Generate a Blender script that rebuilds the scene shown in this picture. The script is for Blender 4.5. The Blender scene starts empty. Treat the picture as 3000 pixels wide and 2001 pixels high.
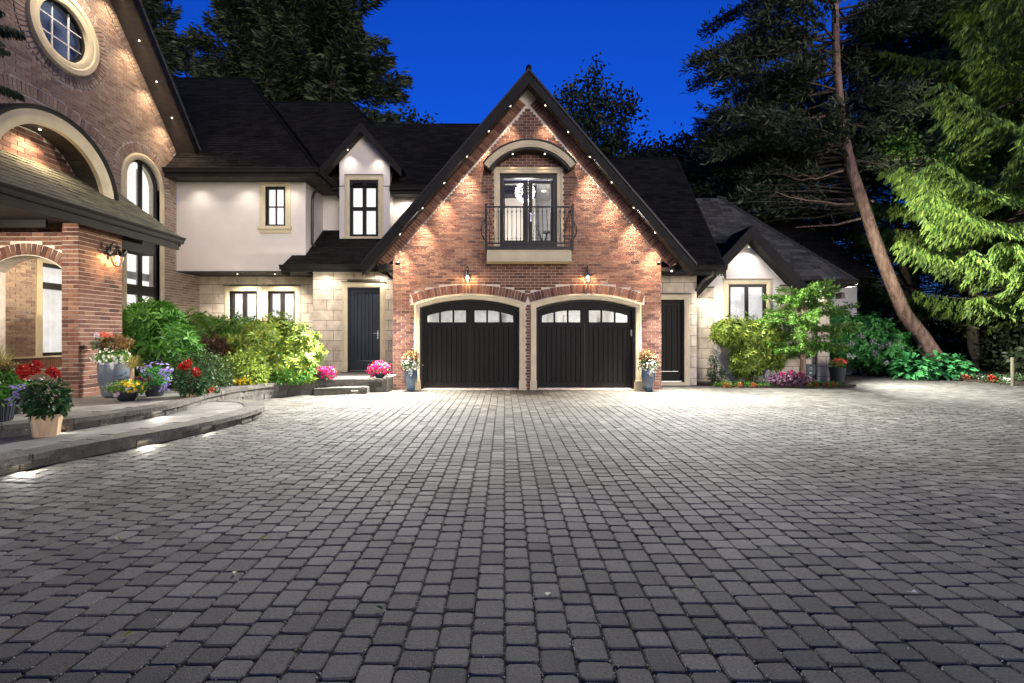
import bpy, math, random
import numpy as np
from mathutils import Vector, Matrix
from mathutils.geometry import tessellate_polygon
R = random.Random(7)
NR = np.random.RandomState(11)
sc = bpy.context.scene
col = sc.collection
rad = math.radians

# ------------------------------------------------------------------ camera, sky, exposure
F, H, VX, VY = 1417.0, 1.40, 1478.0, 985.0
cam = bpy.data.cameras.new('camera'); cam_o = bpy.data.objects.new('camera', cam); col.objects.link(cam_o)
cam.sensor_width = 36; cam.lens = F/3000*36; cam.shift_x = (1500-VX)/3000; cam.shift_y = -(1000.5-VY)/3000
cam.clip_start = .05; cam.clip_end = 2000
cam_o.location = (0, 0, H); cam_o.rotation_euler = (math.pi/2, 0, 0)
sc.camera = cam_o
sc.view_settings.view_transform = 'Standard'; sc.view_settings.look = 'None'
sc.view_settings.gamma = 1; sc.view_settings.exposure = 2.0        # exposed for the dusk
try: sc.view_settings.use_curve_mapping = False
except Exception: pass
SUN_E = .68
KL = 1.9                                # overall level of the house lamps
sc.cycles.use_denoising = True
sc.cycles.max_bounces = 6; sc.cycles.transparent_max_bounces = 12
sc.cycles.sample_clamp_indirect = 4.0
w = bpy.data.worlds.new('World'); sc.world = w; w.use_nodes = True
nt = w.node_tree
for n in list(nt.nodes): nt.nodes.remove(n)
sky = nt.nodes.new('ShaderNodeTexSky'); sky.sky_type = 'NISHITA'; sky.sun_disc = False
sky.sun_elevation = rad(2.0); sky.sun_rotation = rad(180); sky.ozone_density = 6.0; sky.air_density = 1.0; sky.dust_density = 0.2
mul = nt.nodes.new('ShaderNodeMix'); mul.data_type = 'RGBA'; mul.blend_type = 'MULTIPLY'; mul.inputs[0].default_value = 1
mul.inputs[7].default_value = (0.42, 0.47, 0.93, 1)      # dusk: the reds are gone from the sky
bg = nt.nodes.new('ShaderNodeBackground'); bg.inputs[1].default_value = 0.15
wo = nt.nodes.new('ShaderNodeOutputWorld')
nt.links.new(sky.outputs[0], mul.inputs[6]); nt.links.new(mul.outputs[2], bg.inputs[0]); nt.links.new(bg.outputs[0], wo.inputs[0])

# added fill like a western dusk, low behind the camera: very soft and weak
sl = bpy.data.lights.new('afterglow_fill', 'SUN'); sl.energy = SUN_E; sl.angle = rad(34); sl.color = (1, .90, .76)
so_ = bpy.data.objects.new('afterglow_fill', sl); col.objects.link(so_); so_.location = (0, -30, 20)
so_.rotation_euler = Vector((-.42, 1, -math.tan(rad(6.5)))).to_track_quat('-Z', 'Y').to_euler()
# ------------------------------------------------------------------ measuring
def U(px, py, Y):                     # world X, Z of a photo pixel on the plane at distance Y
    return (px-VX)*Y/F, H-(py-VY)*Y/F
def UX(px, Y): return (px-VX)*Y/F
def UZ(py, Y): return H-(py-VY)*Y/F
def GP(px, py, z=0.0):                # ground point
    Y = (H-z)*F/(py-VY); return (px-VX)*Y/F, Y
def SX(px, py, X):                    # Y, Z of a pixel on a plane of constant X
    Y = X*F/(px-VX); return Y, H-(py-VY)*Y/F

# ------------------------------------------------------------------ objects
def tag(o, label=None, cat=None, group=None, kind=None):
    if label: o['label'] = label
    if cat: o['category'] = cat
    if group: o['group'] = group
    if kind: o['kind'] = kind
    return o
def thing(name, label, cat, loc=(0, 0, 0), rz=0, group=None):
    o = bpy.data.objects.new(name, None); col.objects.link(o); o.location = loc; o.rotation_euler = (0, 0, rz)
    o.empty_display_size = .2
    return tag(o, label, cat, group)
def link(name, me, mat, parent=None, inv=True):
    o = bpy.data.objects.new(name, me); col.objects.link(o)
    if mat and not me.materials: me.materials.append(mat)
    if parent:
        o.parent = parent
        if inv and parent.type == 'EMPTY': o.matrix_parent_inverse = Matrix.Translation(-Vector(parent.location))
    return o
def copy_tree(o, parent=None):
    c = o.copy(); col.objects.link(c)
    if parent: c.parent = parent
    for ch in list(o.children): copy_tree(ch, c)
    return c
def npmesh(name, V, Fc, mat, parent=None, tone=None, inv=True, smooth=False):
    """V (n,3); Fc list of arrays (m,k) of equal k"""
    me = bpy.data.meshes.new(name)
    V = np.asarray(V, dtype=np.float32).reshape(-1, 3)
    Fs = [np.asarray(f, dtype=np.int32) for f in (Fc if isinstance(Fc, list) else [Fc]) if len(f)]
    loops = np.concatenate([f.ravel() for f in Fs]); tot = np.concatenate([np.full(len(f), f.shape[1], dtype=np.int32) for f in Fs])
    st = np.concatenate([[0], np.cumsum(tot)[:-1]]).astype(np.int32)
    me.vertices.add(len(V)); me.vertices.foreach_set('co', V.ravel())
    me.loops.add(len(loops)); me.loops.foreach_set('vertex_index', loops)
    me.polygons.add(len(tot)); me.polygons.foreach_set('loop_start', st); me.polygons.foreach_set('loop_total', tot)
    me.polygons.foreach_set('use_smooth', np.full(len(tot), bool(smooth)))
    if tone is not None:
        a = me.attributes.new('tone', 'FLOAT', 'FACE'); a.data.foreach_set('value', np.asarray(tone, dtype=np.float32))
    me.update(calc_edges=True)
    return link(name, me, mat, parent, inv)

class Fr:                              # a working plane: u along, v up, d out of the wall
    def __init__(s, O, u, v, n): s.O, s.u, s.v, s.n = Vector(O), Vector(u), Vector(v), Vector(n)
    def P(s, u, v, d=0.): return s.O+s.u*u+s.v*v+s.n*d
    def mat(s):
        return Matrix((( s.u.x, s.v.x, s.n.x, s.O.x), (s.u.y, s.v.y, s.n.y, s.O.y), (s.u.z, s.v.z, s.n.z, s.O.z), (0, 0, 0, 1)))
def front(Y): return Fr((0, Y, 0), (1, 0, 0), (0, 0, 1), (0, -1, 0))      # faces the camera; u = X, v = Z
def side(X): return Fr((X, 0, 0), (0, 1, 0), (0, 0, 1), (1, 0, 0))        # faces +X; u = Y, v = Z
WORLD = Fr((0, 0, 0), (1, 0, 0), (0, 1, 0), (0, 0, 1))

class MB:
    def __init__(s, fr=WORLD): s.v, s.f, s.t, s.fr = [], [], [], fr; s.tone = 0.
    def poly(s, pts, fr=None):
        fr = fr or s.fr; b = len(s.v)
        s.v += [tuple(fr.P(*p)) for p in pts]; s.f.append(list(range(b, b+len(pts)))); s.t.append(s.tone)
    def hexa(s, P, fr=None):            # 8 points: 4 lower (ccw seen from +d) then 4 upper
        fr = fr or s.fr; b = len(s.v); s.v += [tuple(fr.P(*p)) for p in P]
        for q in ((3, 2, 1, 0), (4, 5, 6, 7), (0, 1, 5, 4), (1, 2, 6, 5), (2, 3, 7, 6), (3, 0, 4, 7)):
            s.f.append([b+i for i in q]); s.t.append(s.tone)
    def box(s, a, b, c, d, e, f, fr=None):   # u0,u1,v0,v1,d0,d1
        s.hexa([(a, c, e), (b, c, e), (b, d, e), (a, d, e), (a, c, f), (b, c, f), (b, d, f), (a, d, f)], fr)
    def wbox(s, x0, x1, y0, y1, z0, z1): s.box(x0, x1, y0, y1, z0, z1, WORLD)
    def prism(s, pts, d0, d1, fr=None, holes=()):
        fr = fr or s.fr
        rings = [list(pts)]+[list(h) for h in holes]
        tris = tessellate_polygon([[Vector((p[0], p[1], 0)) for p in r] for r in rings])
        flat = [p for r in rings for p in r]; n = len(flat); b = len(s.v)
        s.v += [tuple(fr.P(p[0], p[1], d0)) for p in flat]+[tuple(fr.P(p[0], p[1], d1)) for p in flat]
        for t in tris:
            (ax, ay), (bx, by), (cx, cy) = (flat[i][:2] for i in t)
            if (bx-ax)*(cy-ay)-(by-ay)*(cx-ax) < 0: t = (t[0], t[2], t[1])
            s.f.append([b+n+t[0], b+n+t[1], b+n+t[2]]); s.f.append([b+t[2], b+t[1], b+t[0]]); s.t += [s.tone]*2
        o = 0
        for r in rings:
            k = len(r)
            area = sum(r[i][0]*r[(i+1) % k][1]-r[(i+1) % k][0]*r[i][1] for i in range(k))
            ccw = (area > 0) == (r is rings[0])
            for i in range(k):
                j = (i+1) % k; q = [b+o+i, b+o+j, b+n+o+j, b+n+o+i]
                s.f.append(q if ccw else q[::-1]); s.t.append(s.tone)
            o += k
    def sweep(s, path, prof, fr=None, closed=False, cap=True):
        """profile [(offset to the left-hand outside of the path, depth)] mitred along a 2D path of the plane"""
        fr = fr or s.fr; n = len(path); m = len(prof); b = len(s.v)
        for i, p in enumerate(path):
            a = path[i-1] if (i > 0 or closed) else None; c = path[(i+1) % n] if (i < n-1 or closed) else None
            def nrm(p, q):
                dx, dy = q[0]-p[0], q[1]-p[1]; L = math.hypot(dx, dy) or 1; return (-dy/L, dx/L)
            if a is None: N = nrm(p, c); k = 1
            elif c is None: N = nrm(a, p); k = 1
            else:
                n1, n2 = nrm(a, p), nrm(p, c); N = (n1[0]+n2[0], n1[1]+n2[1]); L = math.hypot(*N) or 1
                N = (N[0]/L, N[1]/L); k = 1/max(.3, N[0]*n1[0]+N[1]*n1[1])
            for o, d in prof: s.v.append(tuple(fr.P(p[0]+N[0]*o*k, p[1]+N[1]*o*k, d)))
        for i in range(n if closed else n-1):
            j = (i+1) % n
            for q in range(m):
                r = (q+1) % m
                s.f.append([b+i*m+q, b+i*m+r, b+j*m+r, b+j*m+q]); s.t.append(s.tone)
        if cap and not closed:
            s.f.append([b+q for q in range(m)][::-1]); s.f.append([b+(n-1)*m+q for q in range(m)]); s.t += [s.tone]*2
    def tube(s, path, r, n=8, cap=True):
        path = [Vector(p) for p in path]; b = len(s.v); N = len(path)
        rr = r if isinstance(r, (list, tuple)) else [r]*N
        ref = None
        for i, p in enumerate(path):
            d = (path[min(i+1, N-1)]-path[max(i-1, 0)]).normalized()
            if ref is None: ref = d.orthogonal().normalized()
            ref = (ref-d*ref.dot(d)).normalized(); q = d.cross(ref)
            for k in range(n):
                a = 2*math.pi*k/n; s.v.append(tuple(p+(ref*math.cos(a)+q*math.sin(a))*rr[i]))
        for i in range(N-1):
            for k in range(n):
                l = (k+1) % n; s.f.append([b+i*n+k, b+i*n+l, b+(i+1)*n+l, b+(i+1)*n+k]); s.t.append(s.tone)
        if cap:
            s.f.append([b+k for k in range(n)][::-1]); s.f.append([b+(N-1)*n+k for k in range(n)]); s.t += [s.tone]*2
    def lathe(s, prof, n=20, c=(0, 0, 0)):
        b = len(s.v); m = len(prof)
        for r, z in prof:
            for k in range(n):
                a = 2*math.pi*k/n; s.v.append((c[0]+r*math.cos(a), c[1]+r*math.sin(a), c[2]+z))
        for i in range(m-1):
            for k in range(n):
                l = (k+1) % n; s.f.append([b+i*n+k, b+i*n+l, b+(i+1)*n+l, b+(i+1)*n+k]); s.t.append(s.tone)
        s.f.append([b+k for k in range(n)][::-1]); s.f.append([b+(m-1)*n+k for k in range(n)]); s.t += [s.tone]*2
    def build(s, name, mat, parent=None, inv=True, smooth=False, kind=None):
        me = bpy.data.meshes.new(name); me.from_pydata(s.v, [], s.f)
        if any(s.t):
            a = me.attributes.new('tone', 'FLOAT', 'FACE'); a.data.foreach_set('value', s.t)
        if smooth:
            me.polygons.foreach_set('use_smooth', [True]*len(me.polygons))
            me.update()
            if smooth != 'all': 
                try: me.set_sharp_from_angle(angle=rad(35))
                except Exception: pass
        me.update()
        o = link(name, me, mat, parent, inv)
        if kind: o['kind'] = kind
        return o

def arc(cx, cy, r, a0, a1, n): return [(cx+r*math.cos(rad(a0+(a1-a0)*i/n)), cy+r*math.sin(rad(a0+(a1-a0)*i/n))) for i in range(n+1)]
def seg_arch(u0, u1, spring, crown, n=14):      # points left to right over a segmental arch
    w = (u1-u0)/2; h = crown-spring; r = (w*w+h*h)/(2*h); cy = crown-r; c = (u0+u1)/2
    a = math.degrees(math.asin(min(1, w/r)))
    return [(c+r*math.sin(rad(-a+2*a*i/n)), cy+r*math.cos(rad(-a+2*a*i/n))) for i in range(n+1)]

# ------------------------------------------------------------------ materials
def mat(name, c, c2=None, rough=.8, spec=.3, metal=0, nscale=6, nmix=1, bump=0, bscale=80, bdist=.004, palette=None,
        emit=None, estr=0, transl=0, coat=0, stretch=None, tonev=0, bump2=None, stain=0):
    m = bpy.data.materials.new(name); m.use_nodes = True; T = m.node_tree; N = T.nodes; L = T.links
    p = N['Principled BSDF']; out = N['Material Output']
    p.inputs['Roughness'].default_value = rough; p.inputs['Metallic'].default_value = metal
    p.inputs['Specular IOR Level'].default_value = spec; p.inputs['Coat Weight'].default_value = coat
    tc = N.new('ShaderNodeTexCoord'); src = tc.outputs['Object']
    geo = N.new('ShaderNodeNewGeometry'); src = geo.outputs['Position']
    if stretch:
        mp = N.new('ShaderNodeMapping'); mp.inputs['Scale'].default_value = stretch; L.new(src, mp.inputs[0]); src = mp.outputs[0]
    nz = N.new('ShaderNodeTexNoise'); nz.inputs['Scale'].default_value = nscale; nz.inputs['Detail'].default_value = 5
    L.new(src, nz.inputs[0])
    def tone():
        a = N.new('ShaderNodeAttribute'); a.attribute_name = 'tone'
        b = N.new('ShaderNodeAttribute'); b.attribute_name = 'tone'; b.attribute_type = 'OBJECT'
        s = N.new('ShaderNodeMath'); s.operation = 'ADD'; L.new(a.outputs['Fac'], s.inputs[0]); L.new(b.outputs['Fac'], s.inputs[1]); return s.outputs[0]
    if palette:
        rp = N.new('ShaderNodeValToRGB'); rp.color_ramp.interpolation = 'LINEAR'
        els = rp.color_ramp.elements
        for i, cc in enumerate(palette):
            e = els[i] if i < 2 else els.new(1)
            e.position = i/(len(palette)-1)
        for i, cc in enumerate(palette): els[i].position = i/(len(palette)-1); els[i].color = (*cc, 1)
        L.new(tone(), rp.inputs[0]); base = rp.outputs[0]
        c2 = None
        mx = N.new('ShaderNodeMix'); mx.data_type = 'RGBA'; mx.blend_type = 'MULTIPLY'; mx.inputs[0].default_value = nmix
        r2 = N.new('ShaderNodeMapRange'); r2.inputs[1].default_value = .3; r2.inputs[2].default_value = .7; r2.inputs[3].default_value = .72; r2.inputs[4].default_value = 1.2
        L.new(nz.outputs[0], r2.inputs[0]); L.new(base, mx.inputs[6]); L.new(r2.outputs[0], mx.inputs[7]); base = mx.outputs[2]
        if stain:
            n3 = N.new('ShaderNodeTexNoise'); n3.inputs['Scale'].default_value = stain; n3.inputs['Detail'].default_value = 4; L.new(src, n3.inputs[0])
            r3 = N.new('ShaderNodeMapRange'); r3.inputs[1].default_value = .36; r3.inputs[2].default_value = .62; r3.inputs[3].default_value = .80; r3.inputs[4].default_value = 1.08; L.new(n3.outputs[0], r3.inputs[0])
            m3 = N.new('ShaderNodeMix'); m3.data_type = 'RGBA'; m3.blend_type = 'MULTIPLY'; m3.inputs[0].default_value = 1; L.new(base, m3.inputs[6]); L.new(r3.outputs[0], m3.inputs[7]); base = m3.outputs[2]
    else:
        mx = N.new('ShaderNodeMix'); mx.data_type = 'RGBA'; r2 = N.new('ShaderNodeMapRange')
        r2.inputs[1].default_value = .35; r2.inputs[2].default_value = .65; L.new(nz.outputs[0], r2.inputs[0]); L.new(r2.outputs[0], mx.inputs[0])
        mx.inputs[6].default_value = (*c, 1); mx.inputs[7].default_value = (*(c2 or tuple(x*.8 for x in c)), 1); base = mx.outputs[2]
        if tonev:
            t = N.new('ShaderNodeMapRange'); t.inputs[3].default_value = 1-tonev; t.inputs[4].default_value = 1+tonev; L.new(tone(), t.inputs[0])
            m2 = N.new('ShaderNodeMix'); m2.data_type = 'RGBA'; m2.blend_type = 'MULTIPLY'; m2.inputs[0].default_value = 1
            L.new(base, m2.inputs[6]); L.new(t.outputs[0], m2.inputs[7]); base = m2.outputs[2]
    L.new(base, p.inputs['Base Color'])
    if bump:
        bz = N.new('ShaderNodeTexNoise'); bz.inputs['Scale'].default_value = bscale; bz.inputs['Detail'].default_value = 6; L.new(src, bz.inputs[0])
        bp = N.new('ShaderNodeBump'); bp.inputs['Strength'].default_value = bump; bp.inputs['Distance'].default_value = bdist
        L.new(bz.outputs[0], bp.inputs['Height']); L.new(bp.outputs[0], p.inputs['Normal'])
    if emit:
        p.inputs['Emission Color'].default_value = (*emit, 1); p.inputs['Emission Strength'].default_value = estr
    if transl:
        tr = N.new('ShaderNodeBsdfTranslucent'); L.new(base, tr.inputs[0]); ms = N.new('ShaderNodeMixShader'); ms.inputs[0].default_value = transl
        L.new(p.outputs[0], ms.inputs[1]); L.new(tr.outputs[0], ms.inputs[2]); L.new(ms.outputs[0], out.inputs[0])
    return m
def glassmat(name, tint=(1, 1, 1), ior=1.45):
    m = bpy.data.materials.new(name); m.use_nodes = True; T = m.node_tree; N = T.nodes; L = T.links
    N.remove(N['Principled BSDF']); t = N.new('ShaderNodeBsdfTransparent'); t.inputs[0].default_value = (*tint, 1)
    g = N.new('ShaderNodeBsdfGlossy'); g.inputs['Roughness'].default_value = .03
    f = N.new('ShaderNodeFresnel'); f.inputs[0].default_value = ior; mx = N.new('ShaderNodeMixShader')
    L.new(f.outputs[0], mx.inputs[0]); L.new(t.outputs[0], mx.inputs[1]); L.new(g.outputs[0], mx.inputs[2]); L.new(mx.outputs[0], N['Material Output'].inputs[0])
    return m
def litmat(name, c, s, nscale=3, var=.15, stretch=(1, 1, 1)):
    m = mat(name, tuple(x*.6 for x in c), rough=.6); T = m.node_tree; N = T.nodes; L = T.links; p = N['Principled BSDF']
    geo = N.new('ShaderNodeNewGeometry'); mp = N.new('ShaderNodeMapping'); mp.inputs['Scale'].default_value = stretch
    nz = N.new('ShaderNodeTexNoise'); nz.inputs['Scale'].default_value = nscale; r = N.new('ShaderNodeMapRange')
    r.inputs[1].default_value = .3; r.inputs[2].default_value = .7; r.inputs[3].default_value = s*(1-var); r.inputs[4].default_value = s
    L.new(geo.outputs['Position'], mp.inputs[0]); L.new(mp.outputs[0], nz.inputs[0]); L.new(nz.outputs[0], r.inputs[0])
    p.inputs['Emission Color'].default_value = (*c, 1); L.new(r.outputs[0], p.inputs['Emission Strength'])
    return m

BR = [(.070, .031, .023), (.118, .050, .034), (.152, .066, .043), (.185, .090, .058), (.16, .082, .054), (.215, .115, .075), (.09, .043, .032)]
BR2 = [(.22, .155, .125), (.27, .185, .145), (.31, .215, .165), (.35, .255, .195), (.29, .22, .175), (.39, .30, .225), (.25, .195, .165)]
M = dict(
    brick=mat('brick_red', (1, 1, 1), palette=BR, nscale=25, rough=.85, bump=.5, bscale=180, bdist=.003),
    brick2=mat('brick_tan', (1, 1, 1), palette=BR2, nscale=25, rough=.85, bump=.5, bscale=180, bdist=.003),
    mortar=mat('mortar', (.68, .60, .51), (.56, .49, .41), nscale=12, rough=.95, bump=.4, bscale=200),
    stone=mat('limestone', (1, 1, 1), palette=[(.50, .42, .32), (.56, .48, .375), (.60, .52, .41), (.54, .455, .35)], nscale=4, rough=.8, bump=.25, bscale=120),
    joint=mat('stone_joint', (.13, .11, .09), rough=.9),
    trim=mat('cast_stone_trim', (.62, .535, .355), (.53, .455, .30), nscale=3.5, rough=.75, bump=.2, bscale=90),
    stucco=mat('stucco', (.66, .61, .56), (.61, .56, .51), nscale=1.6, rough=.9, bump=.35, bscale=220, bdist=.003),
    paver=mat('concrete_paver', (1, 1, 1), palette=[(.060, .057, .047), (.098, .093, .077), (.128, .121, .100), (.078, .074, .061), (.160, .151, .125)], nscale=75, stain=.7, rough=.82, spec=.3, bump=1, bscale=170, bdist=.006),
    sand=mat('joint_sand', (.012, .011, .008), (.03, .028, .02), nscale=60, rough=1, bump=1, bscale=300),
    soil=mat('soil', (.035, .025, .016), (.06, .045, .03), nscale=14, rough=1, bump=1, bscale=60, bdist=.03),
    ground=mat('ground_floor', (.02, .025, .012), (.035, .03, .018), nscale=1.5, rough=1, bump=.8, bscale=20, bdist=.03),
    slab=mat('flagstone', (1, 1, 1), palette=[(.13, .124, .11), (.16, .153, .137), (.185, .176, .157)], nscale=5, rough=.8, bump=.5, bscale=70),
    rock=mat('split_face_stone', (1, 1, 1), palette=[(.06, .056, .047), (.095, .088, .073), (.125, .115, .095), (.08, .074, .062)], nscale=14, rough=.9, bump=1, bscale=45, bdist=.02),
    black=mat('black_paint', (.014, .012, .010), (.018, .016, .013), rough=.45, spec=.3, nscale=3),
    door=mat('garage_black', (.012, .0105, .009), (.015, .0135, .012), rough=.6, spec=.15, nscale=2, stretch=(8, 1, .4)),
    navy=mat('navy_door', (.017, .023, .033), (.022, .029, .042), rough=.45, spec=.3, nscale=6, stretch=(6, 1, .5)),
    soffit=mat('soffit_board', (.055, .045, .038), (.04, .034, .03), rough=.7, nscale=4, stretch=(1, 1, 6)),
    fascia=mat('fascia_board', (.013, .0118, .0105), (.02, .018, .016), rough=.65, spec=.15, nscale=3),
    shingle=mat('black_shingle', (1, 1, 1), palette=[(.007, .0065, .006), (.012, .011, .010), (.018, .0165, .015), (.009, .0085, .008)], nscale=30, rough=.95, spec=.1, bump=.6, bscale=150),
    shingle_g=mat('grey_shingle', (1, 1, 1), palette=[(.035, .033, .03), (.06, .057, .052), (.095, .091, .082), (.048, .046, .042)], nscale=18, rough=.9, bump=.8, bscale=90),
    shingle_m=mat('mossy_shingle', (1, 1, 1), palette=[(.11, .105, .075), (.145, .14, .095), (.165, .165, .095), (.135, .128, .105)], nscale=6, rough=.95, bump=.8, bscale=60),
    glass=glassmat('window_glass'),
    lit=litmat('lit_curtain', (1.0, .975, .95), .235, 3, .10, (4, 4, .5)),
    litd=litmat('lit_room_wall', (1.0, .97, .94), .17, 2, .3),
    wroom=mat('room_paint', (.62, .61, .59), rough=.8),
    bulb=mat('lamp_bulb', (1, 1, 1), emit=(1, .86, .66), estr=1.4),
    bulbw=mat('lamp_bulb_warm', (1, 1, 1), emit=(1, .72, .32), estr=3.5),
    crystal=mat('chandelier_crystal', (1, 1, 1), emit=(1, .98, .95), estr=1.2),
    chrome=mat('brushed_steel', (.6, .6, .6), rough=.25, metal=1),
    bronze=mat('dark_bronze', (.035, .03, .028), rough=.45, spec=.5, metal=.4),
    blueglaze=mat('blue_glaze', (.035, .06, .10), (.10, .15, .21), rough=.15, spec=.6, nscale=5, coat=.6, stretch=(1, 1, .5)),
    greyglaze=mat('grey_glaze', (.075, .095, .12), (.16, .18, .20), rough=.2, spec=.6, nscale=4, coat=.5, stretch=(1, 1, .5)),
    potblack=mat('dark_plastic', (.022, .026, .032), rough=.5),
    potgreen=mat('ribbed_plastic', (.028, .034, .040), rough=.55),
    potwood=mat('beige_pot', (.52, .38, .22), (.36, .24, .13), rough=.7, nscale=3, stretch=(5, 5, .5)),
    bark=mat('pine_bark', (.33, .22, .16), (.15, .095, .07), nscale=9, rough=.95, bump=1, bscale=22, bdist=.05, stretch=(1, 1, .35)),
    bark2=mat('dark_bark', (.10, .085, .06), (.05, .04, .03), nscale=7, rough=.95, bump=1, bscale=22, bdist=.04),
    wood=mat('weathered_post', (.10, .10, .06), (.07, .065, .04), rough=.9, stretch=(4, 4, .5)),
)
def leafmat(name, a, b, c=None, transl=.3, rough=.5, spec=.35):
    return mat(name, a, palette=[a, b, c or a], nscale=3, nmix=.6, rough=rough, spec=spec, transl=transl)
L_ = dict(
    rhodo=leafmat('rhododendron_leaf', (.04, .12, .02), (.10, .23, .03), (.18, .31, .045)),
    rhodoy=leafmat('yellowgreen_leaf', (.06, .12, .018), (.19, .28, .035), (.34, .40, .06)),
    laurel=leafmat('laurel_leaf', (.025, .10, .015), (.06, .20, .02), (.11, .28, .035)),
    box=leafmat('boxwood_leaf', (.02, .05, .015), (.045, .09, .025), (.08, .13, .04)),
    maple=leafmat('red_maple_leaf', (.05, .028, .014), (.10, .05, .022), (.15, .08, .035)),
    hem=leafmat('hemlock_leaf', (.05, .13, .025), (.12, .26, .04), (.20, .36, .06)),
    hyd=leafmat('hydrangea_leaf', (.03, .15, .035), (.07, .28, .055), (.12, .38, .08)),
    hosta=leafmat('hosta_leaf', (.03, .17, .05), (.06, .28, .085), (.12, .38, .12)),
    spruce=leafmat('spruce_needles', (.05, .10, .025), (.11, .195, .04), (.23, .34, .06), transl=.15),
    pine=leafmat('pine_needles', (.026, .038, .018), (.045, .06, .028), (.07, .09, .038), transl=.1),
    dark=leafmat('dark_conifer', (.042, .062, .028), (.07, .095, .042), (.10, .125, .058), transl=.1),
    decid=leafmat('dark_leaf', (.014, .024, .010), (.026, .04, .016), (.04, .06, .024), transl=.2),
    grass=leafmat('yellow_blade', (.20, .20, .04), (.36, .32, .07), (.46, .38, .16)),
    rose=leafmat('dark_glossy_leaf', (.012, .04, .012), (.025, .07, .02), (.05, .10, .035)),
    white=leafmat('white_petal', (.7, .72, .62), (.8, .82, .72), transl=.2),
    red=leafmat('red_petal', (.28, .008, .006), (.48, .02, .010), transl=.2),
    mag=leafmat('magenta_petal', (.5, .01, .10), (.65, .02, .12), (.55, .03, .30), transl=.2),
    purp=leafmat('lilac_petal', (.28, .20, .55), (.45, .35, .70), transl=.2),
    plum=leafmat('plum_petal', (.20, .005, .08), (.30, .01, .12), transl=.2),
    yell=leafmat('yellow_petal', (.75, .50, .01), (.8, .62, .03), transl=.2),
    coral=leafmat('coral_petal', (.70, .10, .06), (.72, .20, .12), transl=.2),
    pink=leafmat('pale_pink_petal', (.55, .40, .48), (.65, .55, .60), transl=.2),
    heu=leafmat('heuchera_leaf', (.12, .05, .08), (.24, .13, .18), transl=.15),
    copper=leafmat('copper_leaf', (.09, .045, .012), (.18, .10, .03), (.24, .15, .05), transl=.2),
    ever=leafmat('grey_green_conifer', (.035, .055, .025), (.06, .085, .04), (.10, .13, .06), transl=.1),
)

# ------------------------------------------------------------------ masonry
def scan(rings, v):
    xs = []
    for r in rings:
        n = len(r)
        for i in range(n):
            (x0, y0), (x1, y1) = r[i][:2], r[(i+1) % n][:2]
            if (y0 <= v) != (y1 <= v): xs.append(x0+(v-y0)/(y1-y0)*(x1-x0))
    xs.sort(); return [(xs[i], xs[i+1]) for i in range(0, len(xs)-1, 2)]
def isect(A, B):
    out = []
    for a in A:
        for b in B:
            lo, hi = max(a[0], b[0]), min(a[1], b[1])
            if hi-lo > 1e-4: out.append((lo, hi))
    return out
def lay(rings, v0, v1, w, h, j, off=.5, jit=0, minw=.03, rnd=0, strict=True):
    out = []; i = 0; v = v0
    us = [p[0] for p in rings[0]]; umin, umax = min(us), max(us)
    while v < v1-h*.3:
        iv = isect(scan(rings, v+j/2+.001), scan(rings, v+h-j/2-.001)) if strict else scan(rings, v+h/2)
        x = umin-w+((i*off) % 1)*w+(R.uniform(-rnd, rnd)*w if rnd else 0)
        while x < umax:
            ww = w*(1+R.uniform(-rnd, rnd)*.6) if rnd else w
            for a, b in iv:
                lo, hi = max(x, a)+j/2, min(x+ww, b)-j/2
                if hi-lo > minw: out.append((lo, v+j/2, hi-lo, h-j))
            x += ww
        v += h; i += 1
    return out
def proj_area(fr, u, v, wd, ht):
    P = [fr.P(u, v), fr.P(u+wd, v), fr.P(u+wd, v+ht), fr.P(u, v+ht)]
    q = []
    for p in P:
        if p.y < .3: return 0
        q.append((VX+p.x*F/p.y, VY-(p.z-H)*F/p.y))
    cx, cy = sum(a for a, _ in q)/4, sum(b for _, b in q)/4
    if not (0 < cx < 3000 and 0 < cy < 2001): return 0
    return abs(sum(q[i][0]*q[(i+1) % 4][1]-q[(i+1) % 4][0]*q[i][1] for i in range(4)))/2
UNIT = {}
def unit_mesh(name, m, kind='box'):
    k = (name, m.name, kind)
    if k not in UNIT:
        b = MB(); 
        if kind == 'box': b.box(-.5, .5, -.5, .5, 0, 1)
        elif kind == 'bev': # softened front edges
            e = .06
            b.hexa([(-.5, -.5, 0), (.5, -.5, 0), (.5, .5, 0), (-.5, .5, 0), (-.5, -.5, .7), (.5, -.5, .7), (.5, .5, .7), (-.5, .5, .7)])
            b.hexa([(-.5, -.5, .7), (.5, -.5, .7), (.5, .5, .7), (-.5, .5, .7), (-.5+e/2, -.5+e, 1), (.5-e/2, -.5+e, 1), (.5-e/2, .5-e, 1), (-.5+e/2, .5-e, 1)])
        elif kind == 'shingle':
            b.hexa([(-.5, -.5, 0), (.5, -.5, 0), (.5, .5, 0), (-.5, .5, 0), (-.5, -.5, 1), (.5, -.5, 1), (.5, .5, .35), (-.5, .5, .35)])
        me = bpy.data.meshes.new(name); me.from_pydata(b.v, [], b.f); me.materials.append(m); UNIT[k] = me
    return UNIT[k]
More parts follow.
